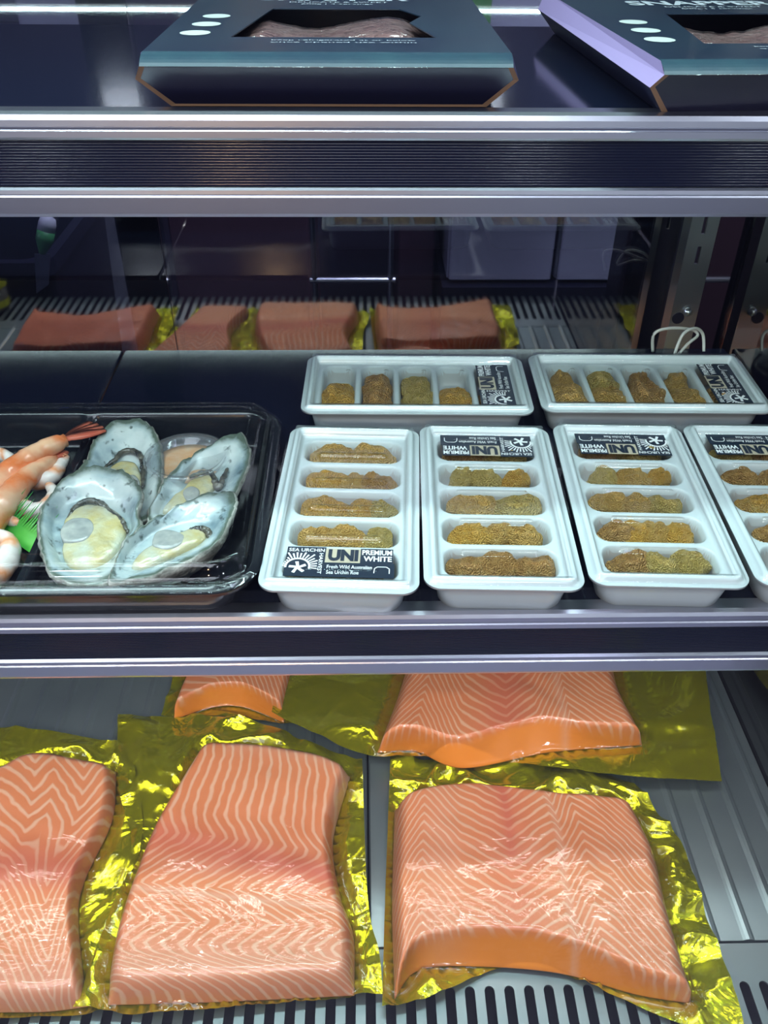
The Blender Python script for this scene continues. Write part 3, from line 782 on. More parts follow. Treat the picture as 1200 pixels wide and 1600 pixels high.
    for (a, b), (c, d) in zip(ic, ic[1:]):
        p = Vector((lx0 + a, ly0 + Hh * b, z)); q_ = Vector((lx0 + c, ly0 + Hh * d, z)); n_ = (q_ - p).cross(Vector((0, 0, 1))).normalized() * .0003
        wt.add([p - n_, q_ - n_, q_ + n_, p + n_], [(0, 1, 2, 3)])
    wt.build('lettering', M['label_white'], lab)
    return root
PROTO = tray_proto()

def roe_mesh(seed):
    mb = MB(); r = random.Random(seed); n, mseg = 32, 22; vs = []
    L, Wd, Hh = 1.0, .62, .50
    bend = r.uniform(-.25, .25); notch = r.uniform(.0, .22); ox = r.uniform(0, 50)
    for j in range(mseg + 1):
        ph = math.pi * j / mseg
        for i in range(n):
            th = 2 * math.pi * i / n
            x = -math.cos(ph); rad = math.sin(ph) ** .62
            rad *= 1 - .22 * x
            y = rad * math.cos(th) * Wd + bend * (x * x - .4); z = rad * math.sin(th) * Hh
            k = noise.noise(Vector((x * 1.8 + ox, y * 2.4, z * 2))) * .32 + noise.noise(Vector((x * 6 + ox, y * 6, z * 6))) * .15
            y *= 1 + k; z *= 1 + k * 1.2
            if z > 0: z -= notch * math.exp(-((y - bend * (x * x - .4)) / .14) ** 2) * (rad ** 1.2)
            z = max(z, -.30)
            vs.append((x * .5, y * .5, (z + .30) * .5))
    fs = []
    for j in range(mseg):
        for i in range(n):
            a = j * n + i; b = j * n + (i + 1) % n; fs.append((a, b, b + n, a + n))
    me = bpy.data.meshes.new('sea_urchin_roe'); me.from_pydata(vs, [], fs); me.update(); me.shade_smooth()
    return me
ROE = []
for s in range(6):
    for mi in range(4):
        if s == 0: pass
    me = roe_mesh(s + 3); ROE.append(me)
ROEM = {}
def roe_data(shape, mat):
    if (shape, mat) not in ROEM:
        me = ROE[shape].copy(); me.materials.clear(); me.materials.append(M['roe'][mat]); ROEM[(shape, mat)] = me
    return ROEM[(shape, mat)]
POSW = ['farthest from the label', 'second from the unlabelled end', 'in the middle', 'beside the labelled one', 'under the label']
def place_tray(px, py, ang, label, short, fills, first=False):
    c = at(px, py, ZM + TZ)
    root = PROTO if first else copy_tree(PROTO)
    root.location = (c.x, c.y, ZM + .0004); root.rotation_euler = (0, 0, ang)
    tag(root, label, 'food tray', 'white trays of sea urchin roe on the middle shelf')
    R = Matrix.Rotation(ang, 3, 'Z')
    for k, spec in enumerate(fills):           # compartments from the unlabelled end to the label
        n = len(spec)
        words = {1: ['only piece'], 2: ['left piece', 'right piece'], 3: ['left piece', 'middle piece', 'right piece'], 4: ['first piece', 'second piece', 'third piece', 'fourth piece']}[n]
        for i, (u, sz, rot, shp, mt) in enumerate(spec):
            o = bpy.data.objects.new('sea_urchin_roe', roe_data(shp % 6, mt)); COL.objects.link(o)
            loc = R @ Vector((u * .0335, CY[k] + rnd.uniform(-.0015, .0008), 0))
            o.location = (c.x + loc.x, c.y + loc.y, ZM + .0108)
            o.rotation_euler = (rnd.uniform(-.05, .05), 0, ang + math.radians(rot))
            o.scale = (sz * 1.04, sz * 1.15, .038)
            if rot > 45: o.scale = (.026, sz * 1.4, .036)
            if math.cos(ang) < -.5: w_ = words[::-1][i]
            elif abs(math.cos(ang)) < .5: w_ = {'left piece': 'near piece', 'middle piece': 'middle piece', 'right piece': 'far piece', 'only piece': 'only piece'}.get(words[i], words[i])
            else: w_ = words[i]
            tag(o, 'roe in the %s, %s, compartment %s' % (short, w_, POSW[k]), 'sea urchin roe', 'sea urchin roe in the %s' % short)
# (u across, length, turn, shape, material)
A_ = [[(-.42, .036, 5, 0, 0), (.45, .034, -6, 1, 0)],
      [(-.45, .033, 8, 2, 1), (.05, .020, 60, 3, 0), (.62, .026, -10, 4, 2)],
      [(-.42, .036, 4, 5, 1), (.30, .020, 70, 1, 1), (.72, .022, -12, 2, 3)],
      [(-.52, .026, 20, 3, 0), (.02, .030, -8, 0, 0), (.66, .022, 80, 4, 3)],
      [(-.5, .032, 10, 2, 3), (.35, .030, -8, 5, 3)]]
B_ = [[(-.62, .028, 6, 1, 2), (.0, .028, 80, 4, 2), (.58, .030, -10, 0, 2)],
      [(-.5, .028, -14, 3, 0), (.0, .026, 20, 5, 0), (.5, .030, 8, 2, 1)],
      [(-.48, .036, 3, 0, 3), (.42, .034, -4, 4, 0)],
      [(-.55, .024, 30, 5, 1), (.1, .026, -8, 2, 3), (.6, .018, 70, 1, 3)],
      [(-.4, .034, 6, 3, 3), (.5, .030, -8, 0, 2)]]
C_ = [[(-.58, .026, 70, 4, 3), (.0, .028, -30, 1, 3), (.55, .030, 20, 0, 2)],
      [(-.60, .024, 80, 2, 1), (-.15, .024, 85, 5, 0), (.25, .024, 75, 0, 1), (.66, .026, 20, 3, 2)],
      [(-.5, .026, -20, 1, 3), (.1, .024, 8, 3, 0), (.62, .028, 10, 4, 0)],
      [(-.6, .022, 30, 5, 1), (-.05, .028, 0, 2, 0), (.55, .024, 50, 0, 3)],
      [(-.4, .034, 6, 1, 3), (.5, .028, -8, 4, 2)]]
D_ = [[(-.2, .040, 4, 3, 2)], [(-.5, .032, 8, 1, 0), (.4, .032, 0, 5, 2)], [(-.4, .036, 4, 2, 0), (.55, .028, 0, 0, 1)],
      [(-.35, .036, 4, 4, 2), (.6, .026, 0, 3, 2)], [(-.4, .036, 6, 1, 2), (.5, .030, -8, 5, 3)]]
E_ = [[(-.25, .044, 2, 0, 1)], [(-.45, .034, 0, 1, 2), (.35, .034, 6, 4, 2)], [(-.45, .036, 50, 3, 3), (.35, .036, -10, 5, 3)], [(-.35, .040, 4, 2, 1)], [(-.3, .034, 0, 0, 2)]]
F_ = [[(-.3, .044, 4, 4, 0), (.55, .026, -6, 0, 0)], [(-.35, .040, 0, 2, 0), (.45, .034, 10, 1, 3)], [(-.1, .046, 0, 3, 2), (.62, .022, 10, 5, 2)], [(-.3, .036, 14, 5, 0), (.5, .026, -16, 4, 0)], [(-.3, .040, 0, 1, 2)]]
T = math.pi
place_tray(543, 782, math.radians(-3.0), 'white sea urchin tray in the front row with its label readable at the near end', 'leftmost front tray', A_, True)
place_tray(770, 779, T + math.radians(-2.2), 'white sea urchin tray second in the front row, label upside down at far end', 'second front tray', B_)
place_tray(1000, 776, T + math.radians(-2.6), 'white sea urchin tray third in the front row, between two alike trays', 'third front tray', C_)
place_tray(1228, 777, T + math.radians(-2.0), 'white sea urchin tray cut off by the right edge, fourth in the front row', 'rightmost front tray', D_)
place_tray(650, 600, T / 2 + math.radians(-1.2), 'white sea urchin tray lying crosswise in the back row, left of the other', 'left crosswise back tray', E_)
place_tray(1008, 598, T / 2 + math.radians(-1.2), 'white sea urchin tray lying crosswise in the back row near the side wall', 'right crosswise back tray', F_)

# ------------------------------------------------------------------ seafood platter
PR = .027
pc1 = at(412, 800, ZM + PR); pfar = at(250, 641, ZM + PR); pnear = at(250, 929, ZM + PR)
pb = (pfar.y - pnear.y) / 2; pa = .135
pcx = pc1.x - pa + .004; pcy = (pfar.y + pnear.y) / 2
dvx = at(78, 800, ZM + .02).x - pcx
def plat_z(x, y, d):
    z = np.full_like(x, PR)
    z = z + .002 * sst(-d, .003, .004) - .002 * sst(-d, .006, .007)
    deep = sst(-d, .007, .016)
    ridge = 1 - sst(np.abs(x - dvx), .0022, .0075)
    groove = 1 - sst(np.abs(x - dvx), .0, .0014)
    z = z - deep * (.025 - ridge * .016 + groove * .004 * ridge)
    return z
def platter():
    root = empty('seafood_platter', (pcx, pcy, ZM + .0004))
    v, f = field(pa, pb, .030, .0018, plat_z)
    b = MB().add(v, f)
    b.loft([rr_loop(pa, pb, .030, PR), rr_loop(pa, pb, .030, PR - .003), rr_loop(pa - .006, pb - .006, .026, PR - .0032), rr_loop(pa - .0065, pb - .0065, .026, PR - .006), rr_loop(pa - .0125, pb - .0125, .023, .004), rr_loop(pa - .0130, pb - .0130, .023, .0015), rr_loop(pa - .0145, pb - .0145, .022, .0), rr_loop(pa - .03, pb - .03, .02, .0)], False, True)
    b.build('base', M['platter'], root, True)
    def lz(x, y, d):
        return PR + .001 + .0030 * sst(-d, .001, .003) + .010 * sst(-d, .007, .013) - .0022 * sst(-d, .022, .025)
    v, f = field(pa + .001, pb + .001, .031, .0022, lz)
    mobj('lid', v, f, M['lid_platter'], root, True)
    tag(root, 'black two-compartment seafood platter with clear lid at the left of the middle shelf', 'platter')
platter()
ZP = ZM + .003      # platter floor

def resample(pts, n, closed=True):
    P = [Vector(p) for p in pts]
    if closed: P = P + [P[0]]
    m = len(P) - 1; out = []
    dense = []
    for i in range(m):
        p1, p2 = P[i], P[i + 1]
        p0 = P[(i - 1) % m] if closed else P[max(i - 1, 0)]
        p3 = P[(i + 2) % m] if closed else P[min(i + 2, m)]
        for k in range(12):
            t = k / 12
            dense.append(.5 * ((2 * p1) + (p2 - p0) * t + (2 * p0 - 5 * p1 + 4 * p2 - p3) * t * t + (3 * p1 - p0 - 3 * p2 + p3) * t ** 3))
    dense.append(P[-1])
    L = [0]
    for a, b in zip(dense, dense[1:]): L.append(L[-1] + (b - a).length)
    j = 0; cnt = n if closed else n - 1
    for k in range(n):
        s = L[-1] * k / cnt
        while j < len(L) - 2 and L[j + 1] < s: j += 1
        t = (s - L[j]) / max(L[j + 1] - L[j], 1e-9); out.append(dense[j].lerp(dense[j + 1], min(max(t, 0), 1)))
    return out

def blob(name, pix, z0, h, mat, parent, org, rough=.15, rings=9, n=40, seed=0, flat=.5, tilt=None):
    """a soft lump whose outline is given in the picture; tilt(p) adds to z"""
    out = resample([(at(x, y, z0).x, at(x, y, z0).y, 0) for x, y in pix], n)
    c = sum(out, Vector()) / n; vs = []; fs = []
    for j in range(rings + 1):
        s = j / rings
        rr = math.sin(s * math.pi / 2) ** .8; zz = math.cos(s * math.pi / 2) ** flat * h
        for p in out:
            q_ = c.lerp(p, rr)
            k = noise.noise(Vector((q_.x * 110, q_.y * 110, seed))) * rough * h * (1 if s < .95 else 0)
            q_.z = z0 + zz + k + (tilt(q_) if tilt else 0)
            vs.append(q_)
    for j in range(rings):
        for i in range(n):
            a = j * n + i; b = j * n + (i + 1) % n; fs.append((a, a + n, b + n, b))
    base = [Vector((p.x, p.y, z0 - .003 + (tilt(p) if tilt else 0))) for p in out]
    o_ = len(vs); vs += base
    for i in range(n): fs.append((rings * n + i, o_ + i, o_ + (i + 1) % n, rings * n + (i + 1) % n))
    return mobj(name, [v - org for v in vs], fs, mat, parent, True)

def oyster(name_label, rim, cup, meat, muscle, mantle, zr, depth, seed, tilt_dir=(0, 0)):
    zc_ = ZP + zr
    n = 96
    out = resample([tuple(at(x, y, zc_).xy) + (0,) for x, y in rim], n)
    cp = [at(x, y, zc_ - depth) for x, y in cup]; c = sum(cp, Vector()) / len(cp); c.z = 0
    inn = resample([(p.x, p.y, 0) for p in cp], n)
    # match start angles by nearest point to the first rim vertex
    org = Vector((c.x, c.y, ZP + .001))
    def tl(p): return (p.x - c.x) * tilt_dir[0] + (p.y - c.y) * tilt_dir[1]
    k0 = min(range(n), key=lambda k: ((inn[k] - c).normalized() - (out[0] - c).normalized()).length)
    inn = inn[k0:] + inn[:k0]
    if (inn[5] - inn[0]).cross(inn[0] - c).z * (out[5] - out[0]).cross(out[0] - c).z < 0: inn = [inn[0]] + inn[1:][::-1]
    vs = []; fs = []; mi = []
    rings = []
    R1, R2, R3 = 8, 9, 10
    for j in range(R1):
        s = j / R1; rings.append([(c.lerp(inn[i], s), zc_ - depth * (1 - .10 * s * s)) for i in range(n)])
    for j in range(R2 + 1):
        s = j / R2
        zz = -depth * .90 * (1 - s) ** 1.7
        row = []
        for i in range(n):
            p = inn[i].lerp(out[i], s)
            w_ = noise.noise(Vector((math.cos(i / n * 6.283) * 4 + seed, math.sin(i / n * 6.283) * 4, s * 1.2)))
            w2 = noise.noise(Vector((math.cos(i / n * 6.283) * 14 + seed, math.sin(i / n * 6.283) * 14, 3)))
            if s > .7: p = p + (p - c).normalized() * (w2 * .0016) * (s - .7) / .3
            row.append((p, zc_ + zz + w_ * .003 * s + w2 * .0012 * s * s))
        rings.append(row)
    n_in = len(rings)
    top = rings[-1]
    for j in range(1, R3 + 1):
        s = j / R3; row = []
        for i in range(n):
            p, z = top[i]
            lay = abs(math.sin(s * 14 + noise.noise(Vector((i * .15, seed, 0))) * 4)) * .0012
            q_ = (p + (p - c).normalized() * (.0008 if j < 3 else 0)).lerp(c, max(0, s - .1) ** 1.3 * .62) + (p - c).normalized() * lay
            zb_ = ZP + .0005
            row.append((q_, z - (.0014 if j == 1 else 0) + (zb_ - z + .0014) * s ** .9 if j > 1 else z - .0014))
        rings.append(row)
    zmin = ZP + .0006
    for row in rings:
        for p, z in row: vs.append(Vector((p.x, p.y, max(z + tl(p) * (1 if z > ZP + .006 else .3), zmin))) - org)
    for j in range(len(rings) - 1):
        for i in range(n):
            a = j * n + i; b = j * n + (i + 1) % n; fs.append((a, a + n, b + n, b)); mi.append(0 if j < n_in - 2 else (0 if j == n_in - 2 else 1))
    fs.append(tuple(range((len(rings) - 1) * n, len(rings) * n))); mi.append(1)
    root = empty('oyster', org)
    rim_a = []
    for j, row in enumerate(rings):
        for i in range(n):
            d_ = abs(j - (n_in - 1)); rim_a.append(1.0 if d_ == 0 else (.75 if d_ == 1 else (.3 if d_ == 2 else 0)) if j < n_in else 1)
    sh = mobj('shell', vs, fs, [M['nacre'], M['shell_out']], root, True, mi=mi, attrs={'rim': rim_a})
    zf = zc_ - depth * .93
    blob('meat', meat, zf, depth * .62, M['oyster_meat'], root, org, .22, seed=seed, tilt=tl)
    blob('adductor_muscle', muscle, zf + depth * .42, depth * .34, M['oyster_grey'], root, org, .2, seed=seed + 5, flat=.35, tilt=tl)
    P = [at(x, y, zf + depth * .35) for x, y in mantle]
    P = resample(P, 60, False)
    pts = [p + Vector((.0010 * noise.noise(Vector((i * .5, seed, 4))), .0010 * noise.noise(Vector((i * .5, seed, 8))), tl(p))) - org for i, p in enumerate(P)]
    rr = [.0024 * (0.3 + .7 * math.sin(math.pi * (i + .5) / 60) ** .6) * (1 + .5 * noise.noise(Vector((i * .45, seed, 0)))) for i in range(60)]
    MB().tube(pts, rr, 8).build('mantle', M['mantle'], root, True)
    tag(root, name_label, 'oyster', 'oysters in the seafood platter')
    return root
oyster('tall blue-white oyster standing farthest back in the platter, left of the sauce cup',
       [(118, 742), (133, 722), (150, 690), (180, 668), (210, 662), (236, 673), (250, 700), (252, 740), (244, 780), (222, 805), (195, 800), (165, 770), (135, 760)],
       [(165, 735), (190, 712), (215, 712), (226, 740), (222, 775), (205, 790), (180, 765)],
       [(172, 738), (192, 728), (212, 730), (222, 752), (216, 776), (196, 770), (178, 755)],
       [(196, 748), (210, 744), (219, 756), (214, 770), (200, 766)],
       [(162, 732), (178, 722), (192, 710), (208, 708), (222, 718), (224, 740), (222, 760)], .021, .010, 1, (0, .08))
oyster('upright pale oyster at the right of the platter, in front of the sauce cup',
       [(236, 812), (232, 790), (250, 762), (275, 735), (310, 710), (345, 695), (375, 686), (388, 702), (388, 725), (370, 760), (352, 785), (310, 800), (265, 815)],
       [(250, 802), (262, 780), (285, 765), (300, 742), (330, 738), (358, 732), (352, 760), (320, 780), (275, 800)],
       [(254, 800), (268, 782), (288, 768), (305, 752), (330, 748), (338, 762), (318, 776), (280, 797)],
       [(286, 770), (300, 762), (312, 768), (306, 780), (292, 782)],
       [(296, 748), (312, 742), (330, 742), (340, 762), (350, 746), (356, 734)], .023, .008, 2, (-.03, .1))
oyster('large round oyster at the front left of the group, partly over the one behind',
       [(62, 815), (70, 790), (92, 762), (122, 742), (155, 735), (190, 740), (214, 758), (222, 775), (214, 800), (218, 822), (190, 850), (178, 890), (150, 906), (110, 903), (75, 885), (64, 850)],
       [(85, 825), (105, 795), (145, 785), (185, 795), (205, 825), (190, 862), (150, 885), (105, 885), (88, 855)],
       [(100, 850), (104, 815), (130, 800), (165, 797), (195, 815), (198, 835), (180, 865), (150, 884), (112, 886), (98, 868)],
       [(95, 832), (112, 815), (140, 815), (148, 832), (130, 848), (102, 848)],
       [(106, 812), (118, 796), (135, 786), (155, 788), (172, 802), (190, 815), (200, 832)], .027, .011, 3, (0, .06))
oyster('long narrow oyster in front, lying across the right-hand one of the group',
       [(172, 905), (178, 880), (190, 852), (215, 830), (250, 808), (295, 785), (335, 773), (360, 772), (368, 786), (358, 815), (340, 845), (300, 868), (255, 888), (215, 898)],
       [(192, 888), (205, 862), (235, 838), (270, 825), (315, 820), (330, 830), (312, 852), (270, 872), (225, 888)],
       [(205, 886), (225, 864), (255, 848), (290, 835), (318, 832), (322, 845), (300, 858), (262, 874), (228, 888)],
       [(238, 850), (246, 834), (268, 832), (288, 840), (284, 852), (262, 860), (244, 858)],
       [(290, 838), (300, 830), (318, 828), (328, 836), (326, 848)], .030, .008, 4, (0, .06))

def sauce_cup():
    c = at(293, 722, ZP + .018); c.z = 0
    root = empty('sauce_cup', (c.x, c.y, ZP + .0006))
    MB().lathe([(.0001, 0), (.021, 0), (.022, .001), (.0275, .021), (.029, .0215)], n=48).build('cup', M['cup'], root, True)
    MB().lathe([(.0305, .0195), (.0312, .0205), (.0312, .0230), (.0300, .0240), (.0275, .0240), (.0268, .0222), (.0001, .0222)], n=48).build('lid', M['cup'], root, True)
    MB().lathe([(.0001, .001), (.0205, .001), (.0255, .0165), (.018, .0172), (.0001, .018)], n=40).build('sauce', M['sauce'], root, True)
    tag(root, 'clear round sauce cup with lid and orange sauce inside the seafood platter', 'sauce cup')
sauce_cup()

def prawn(pix, rad, label, mat='prawn', tail=None, zs=None):
    n = 44; m = 14
    P = [at(x, y, z) for (x, y), z in zip(pix, zs)]
    P = resample(P, n, False); org = P[n // 2].copy(); org.z = ZP + .001
    vs = []; al = []; fs = []
    for i, p in enumerate(P):
        t = (P[min(i + 1, n - 1)] - P[max(i - 1, 0)]).normalized(); a = t.cross(Vector((0, 0, 1))).normalized(); c = a.cross(t).normalized()
        s = i / (n - 1); seg = (s * 6) % 1
        r = rad * (1.0 - .55 * s) * (min(1, (s + .02) / .12) ** .5) * (1 + .10 * (1 - seg)) * (1 if s < .97 else .8)
        for k in range(m):
            th = 2 * math.pi * k / m; vs.append(p + (a * math.cos(th) * .88 + c * math.sin(th)) * r - org); al.append(s * 2.2 + .35 * math.sin(th))
    for i in range(n - 1):
        for k in range(m):
            a = i * m + k; b = i * m + (k + 1) % m; fs.append((a, b, b + m, a + m))
    fs += [tuple(reversed(range(m))), tuple(range((n - 1) * m, n * m))]
    root = empty('prawn', org)
    mobj('body', vs, fs, M[mat], root, True, attrs={'along': al})
    if tail:
        e = P[-1]; d = (P[-1] - P[-4]).normalized(); sd = d.cross(Vector((0, 0, 1))).normalized()
        mb = MB()
        for k, off in enumerate((-.55, -.2, .15, .5)):
            dd = (d + sd * off * .75).normalized(); w_ = dd.cross(Vector((0, 0, 1))).normalized()
            L = tail; prev = []
            loops = []
            for q_ in range(6):
                s = q_ / 5; cc = e + dd * L * s + Vector((0, 0, .001 * k * .6)); hw = .0062 * (math.sin(math.pi * (.18 + .72 * s)) ** .8); th = .0009 * (1 - .7 * s)
                loops.append([cc - w_ * hw - org, cc + Vector((0, 0, th)) - org, cc + w_ * hw - org, cc - Vector((0, 0, th)) - org])
            mb.loft(loops, True, True)
        mb.build('tail', M['prawn_tail'], root, True)
    tag(root, label, 'prawn', 'cooked prawns in the seafood platter')
prawn([(-70, 815), (-20, 772), (30, 728), (70, 702), (102, 688)], .0135, 'cooked prawn in the shell whose red tail reaches toward the platter corner', tail=.030, zs=[ZP + .012, ZP + .017, ZP + .022, ZP + .024, ZP + .024])
prawn([(-50, 850), (-12, 810), (18, 772), (48, 742), (84, 716)], .0125, 'plump orange prawn lying just below the red-tailed one', tail=.012, zs=[ZP + .011, ZP + .015, ZP + .019, ZP + .018, ZP + .015])
prawn([(38, 748), (62, 752), (85, 742), (98, 722), (104, 712)], .0078, 'small peeled prawn with white tip against the platter divider', 'prawn_white', zs=[ZP + .010, ZP + .010, ZP + .011, ZP + .012, ZP + .014])
prawn([(30, 792), (52, 800), (72, 792), (84, 772), (76, 758)], .0080, 'curled peeled prawn beside the green plastic grass', 'prawn_white', zs=[ZP + .008, ZP + .008, ZP + .010, ZP + .012, ZP + .013])
prawn([(-50, 720), (-20, 712), (5, 712), (20, 722), (24, 736)], .0078, 'peeled prawn peeping out above the left frame edge of the pile', 'prawn_white', zs=[ZP + .012, ZP + .014, ZP + .014, ZP + .012, ZP + .010])
prawn([(-40, 905), (-8, 895), (12, 872), (14, 850), (-8, 838), (-35, 842)], .0105, 'large pale peeled prawn in the near corner below the plastic grass', 'prawn_white', zs=[ZP + .010] * 6)
prawn([(-40, 800), (-10, 800), (12, 812), (30, 818)], .0075, 'peeled orange prawn tucked behind the blades of plastic grass', 'prawn_white', zs=[ZP + .008] * 4)
def baran():
    a = at(-60, 790, ZP + .004); b = at(50, 866, ZP + .002)
    d = (b - a); L = d.length; d.normalize(); up = Vector((0, 0, 1)); nrm = Vector((-d.y, d.x, 0))
    vs = []; fs = []; n = 34
    for i in range(n):
        s = i / n; h = .022 + .013 * ((i * 37) % 11) / 11
        p0 = a + d * L * s; p1 = a + d * L * (s + 1 / n)
        lean = nrm * .55
        body0 = p0 + (up * .35 + lean) * .017; body1 = p1 + (up * .35 + lean) * .017
        tip = (p0 + p1) / 2 + (up * .62 + nrm * .85) * (h * 1.0) + d * .004
        k = len(vs); vs += [p0, p1, body1, body0, tip]
        fs += [(k, k + 1, k + 2, k + 3), (k + 3, k + 2, k + 4)]
    org = a.lerp(b, .5); org.z = ZP
    o = mobj('plastic_grass', [v - org for v in vs], fs, M['grass']); o.location = org
    sm = o.modifiers.new('s', 'SOLIDIFY'); sm.thickness = .0003
    tag(o, 'green plastic sushi grass divider lying among the prawns', 'garnish')
baran()

# ------------------------------------------------------------------ salmon bags
def coons(top, bot, left, right, n, m, z):
    def ln(pts, k): return resample([tuple(at(x, y, z).xy) + (0,) for x, y in pts], k, False)
    T_, B_, L_, R_ = ln(top, n), ln(bot, n), ln(left, m), ln(right, m)
    out = []
    for j in range(m):
        v = j / (m - 1)
        for i in range(n):
            u = i / (n - 1)
            p = T_[i] * (1 - v) + B_[i] * v + L_[j] * (1 - u) + R_[j] * u - (T_[0] * (1 - u) * (1 - v) + T_[-1] * u * (1 - v) + B_[0] * (1 - u) * v + B_[-1] * u * v)
            out.append(p)
    return out
def grid_faces(n, m):
    return [(j * n + i, (j + 1) * n + i, (j + 1) * n + i + 1, j * n + i + 1) for j in range(m - 1) for i in range(n - 1)]
def interp(x, kn): return float(np.interp(x, [k[0] for k in kn], [k[1] for k in kn]))

def salmon(fil, bag, T_, zb, phase, band, fat, flank, fl_label, bag_label, seed, crumple=1.0, tiltf=None, dome=0.0, off=(0, 0), g='salmon bags on the deck'):
    off = Vector((off[0], off[1], 0))
    n = m = 84
    P = coons(*fil, n, m, zb + T_ * .6); vs = []; ph = []; bd = []; ft = []; fk = []
    for j in range(m):
        v = j / (m - 1)
        for i in range(n):
            u = i / (n - 1); p = P[j * n + i].copy() + off
            eu = min(u, 1 - u) / .07; ev = min(v, (1 - v)) / .06
            fz = 1.0; f_ = 0.0
            if flank:
                v0 = interp(u, flank)
                fz = 1 - max(0, (v - v0) / (1 - v0)) ** .9 if v > v0 else 1
                f_ = float(sst(np.float64(v), v0 - .01, v0 + .03))
                ev = min(v / .06, 1 if v < v0 else 1)
            e = min(1, eu) * min(1, ev)
            e = (1 - (1 - min(1, e)) ** 2.4) ** .7
            z = T_ * e * fz * (1 + dome * math.sin(math.pi * u) * math.sin(math.pi * v)) + .0012 * noise.noise(Vector((p.x * 22, p.y * 22, seed)))
            z += .0012 * noise.noise(Vector((p.x * 60, p.y * 60, seed))) * e
            p.z = zb + .0015 + max(z, .0005) + (tiltf(u, v) if tiltf else 0)
            vs.append(p)
            w_ = .10 * noise.noise(Vector((p.x * 16, p.y * 16, seed + 9)))
            ph.append(phase(u, v) + w_ * 1.5); bd.append(band(u, v)); ft.append(fat(u, v)); fk.append(f_)
    fs = grid_faces(n, m)
    org = sum(vs, Vector()) / len(vs); org.z = zb
    edge = [i for i in range(n)] + [j * n + n - 1 for j in range(1, m)] + [(m - 1) * n + i for i in range(n - 2, -1, -1)] + [j * n for j in range(m - 2, 0, -1)]
    bvh = BVHTree.FromPolygons(vs, fs)
    vsl = [v - org for v in vs]; k = len(vsl)
    bot = [Vector((vs[i].x, vs[i].y, zb + .0008 + (tiltf(0, 0) * 0 if tiltf else 0))) - org for i in edge]
    vsl += bot; q_ = len(edge)
    fs2 = fs + [(edge[a], edge[(a + 1) % q_], k + (a + 1) % q_, k + a) for a in range(q_)] + [tuple(k + a for a in range(q_))]
    o = mobj('salmon_fillet', vsl, fs2, M['salmon'], None, True, attrs={'phase': ph + [0] * q_, 'band': bd + [0] * q_, 'fat': ft + [0] * q_, 'flank': fk + [1] * q_})
    o.location = org; tag(o, fl_label, 'salmon fillet', 'salmon fillets inside the gold bags')
    # bag: gold backing and clear film
    n2 = m2 = 120
    Q = coons(*bag, n2, m2, zb); Z = np.zeros((m2, n2)); H = np.zeros((m2, n2)); cr = np.zeros((m2, n2))
    Q = [q__ + off for q__ in Q]
    ev_ = [Vector((vs[i].x, vs[i].y, 0)) for i in edge[::4]]
    ea = np.array([(e.x, e.y) for e in ev_])
    for j in range(m2):
        for i in range(n2):
            p = Q[j * n2 + i]
            hit = bvh.ray_cast(Vector((p.x, p.y, 1)), Vector((0, 0, -1)))
            inside = hit[0] is not None
            H[j, i] = hit[0].z if inside else -1
            if inside: cr[j, i] = 0; Z[j, i] = zb; continue
            dist = float(np.min(np.hypot(ea[:, 0] - p.x, ea[:, 1] - p.y)))
            u = i / (n2 - 1); v = j / (m2 - 1)
            eb = min(u, 1 - u, v, 1 - v)
            k = min(1, dist / .012) * (math.exp(-dist / .035) * .8 + .45) * crumple
            q3 = Vector((p.x * 20, p.y * 20, seed * 3.1)); w3 = q3 + noise.noise_vector(q3 * .7) * .9
            rid = 1 - abs(noise.noise(w3)) * 2.6
            rid2 = 1 - abs(noise.noise(w3 * 2.3 + Vector((5, 5, 5)))) * 2.4
            Z[j, i] = zb + k * (.0085 * max(rid, -.3) + .0022 * max(rid2, -.3)) + .002 * k
            cr[j, i] = min(1, k * 1.6)
    def wv(u, v): return tiltf(u, v) if tiltf else 0
    V = []
    for j in range(m2):
        for i in range(n2):
            p = Q[j * n2 + i]; z = max(Z[j, i], .0022); V.append(Vector((p.x, p.y, z)))
    root = empty('vacuum_bag', org)
    fo = mobj('foil_backing', [v - org for v in V], grid_faces(n2, m2), M['foil'], root, True, attrs={'crumple': cr.ravel()})
    F = np.maximum(H + .0007, np.where(H > 0, H + .0007, np.maximum(Z, .0022) + .0006))
    base = F.copy()
    for it in range(10):
        G = F.copy()
        G[1:-1, 1:-1] = (F[:-2, 1:-1] + F[2:, 1:-1] + F[1:-1, :-2] + F[1:-1, 2:]) / 4
        F = np.maximum(G, base)
    mobj('clear_film', [Vector((Q[j * n2 + i].x, Q[j * n2 + i].y, F[j, i])) - org for j in range(m2) for i in range(n2)], grid_faces(n2, m2), M['film'], root, True)
    tag(root, bag_label, 'vacuum bag', g)
    return o, root

def bump_(x, c, w_): return math.exp(-((x - c) / w_) ** 2)
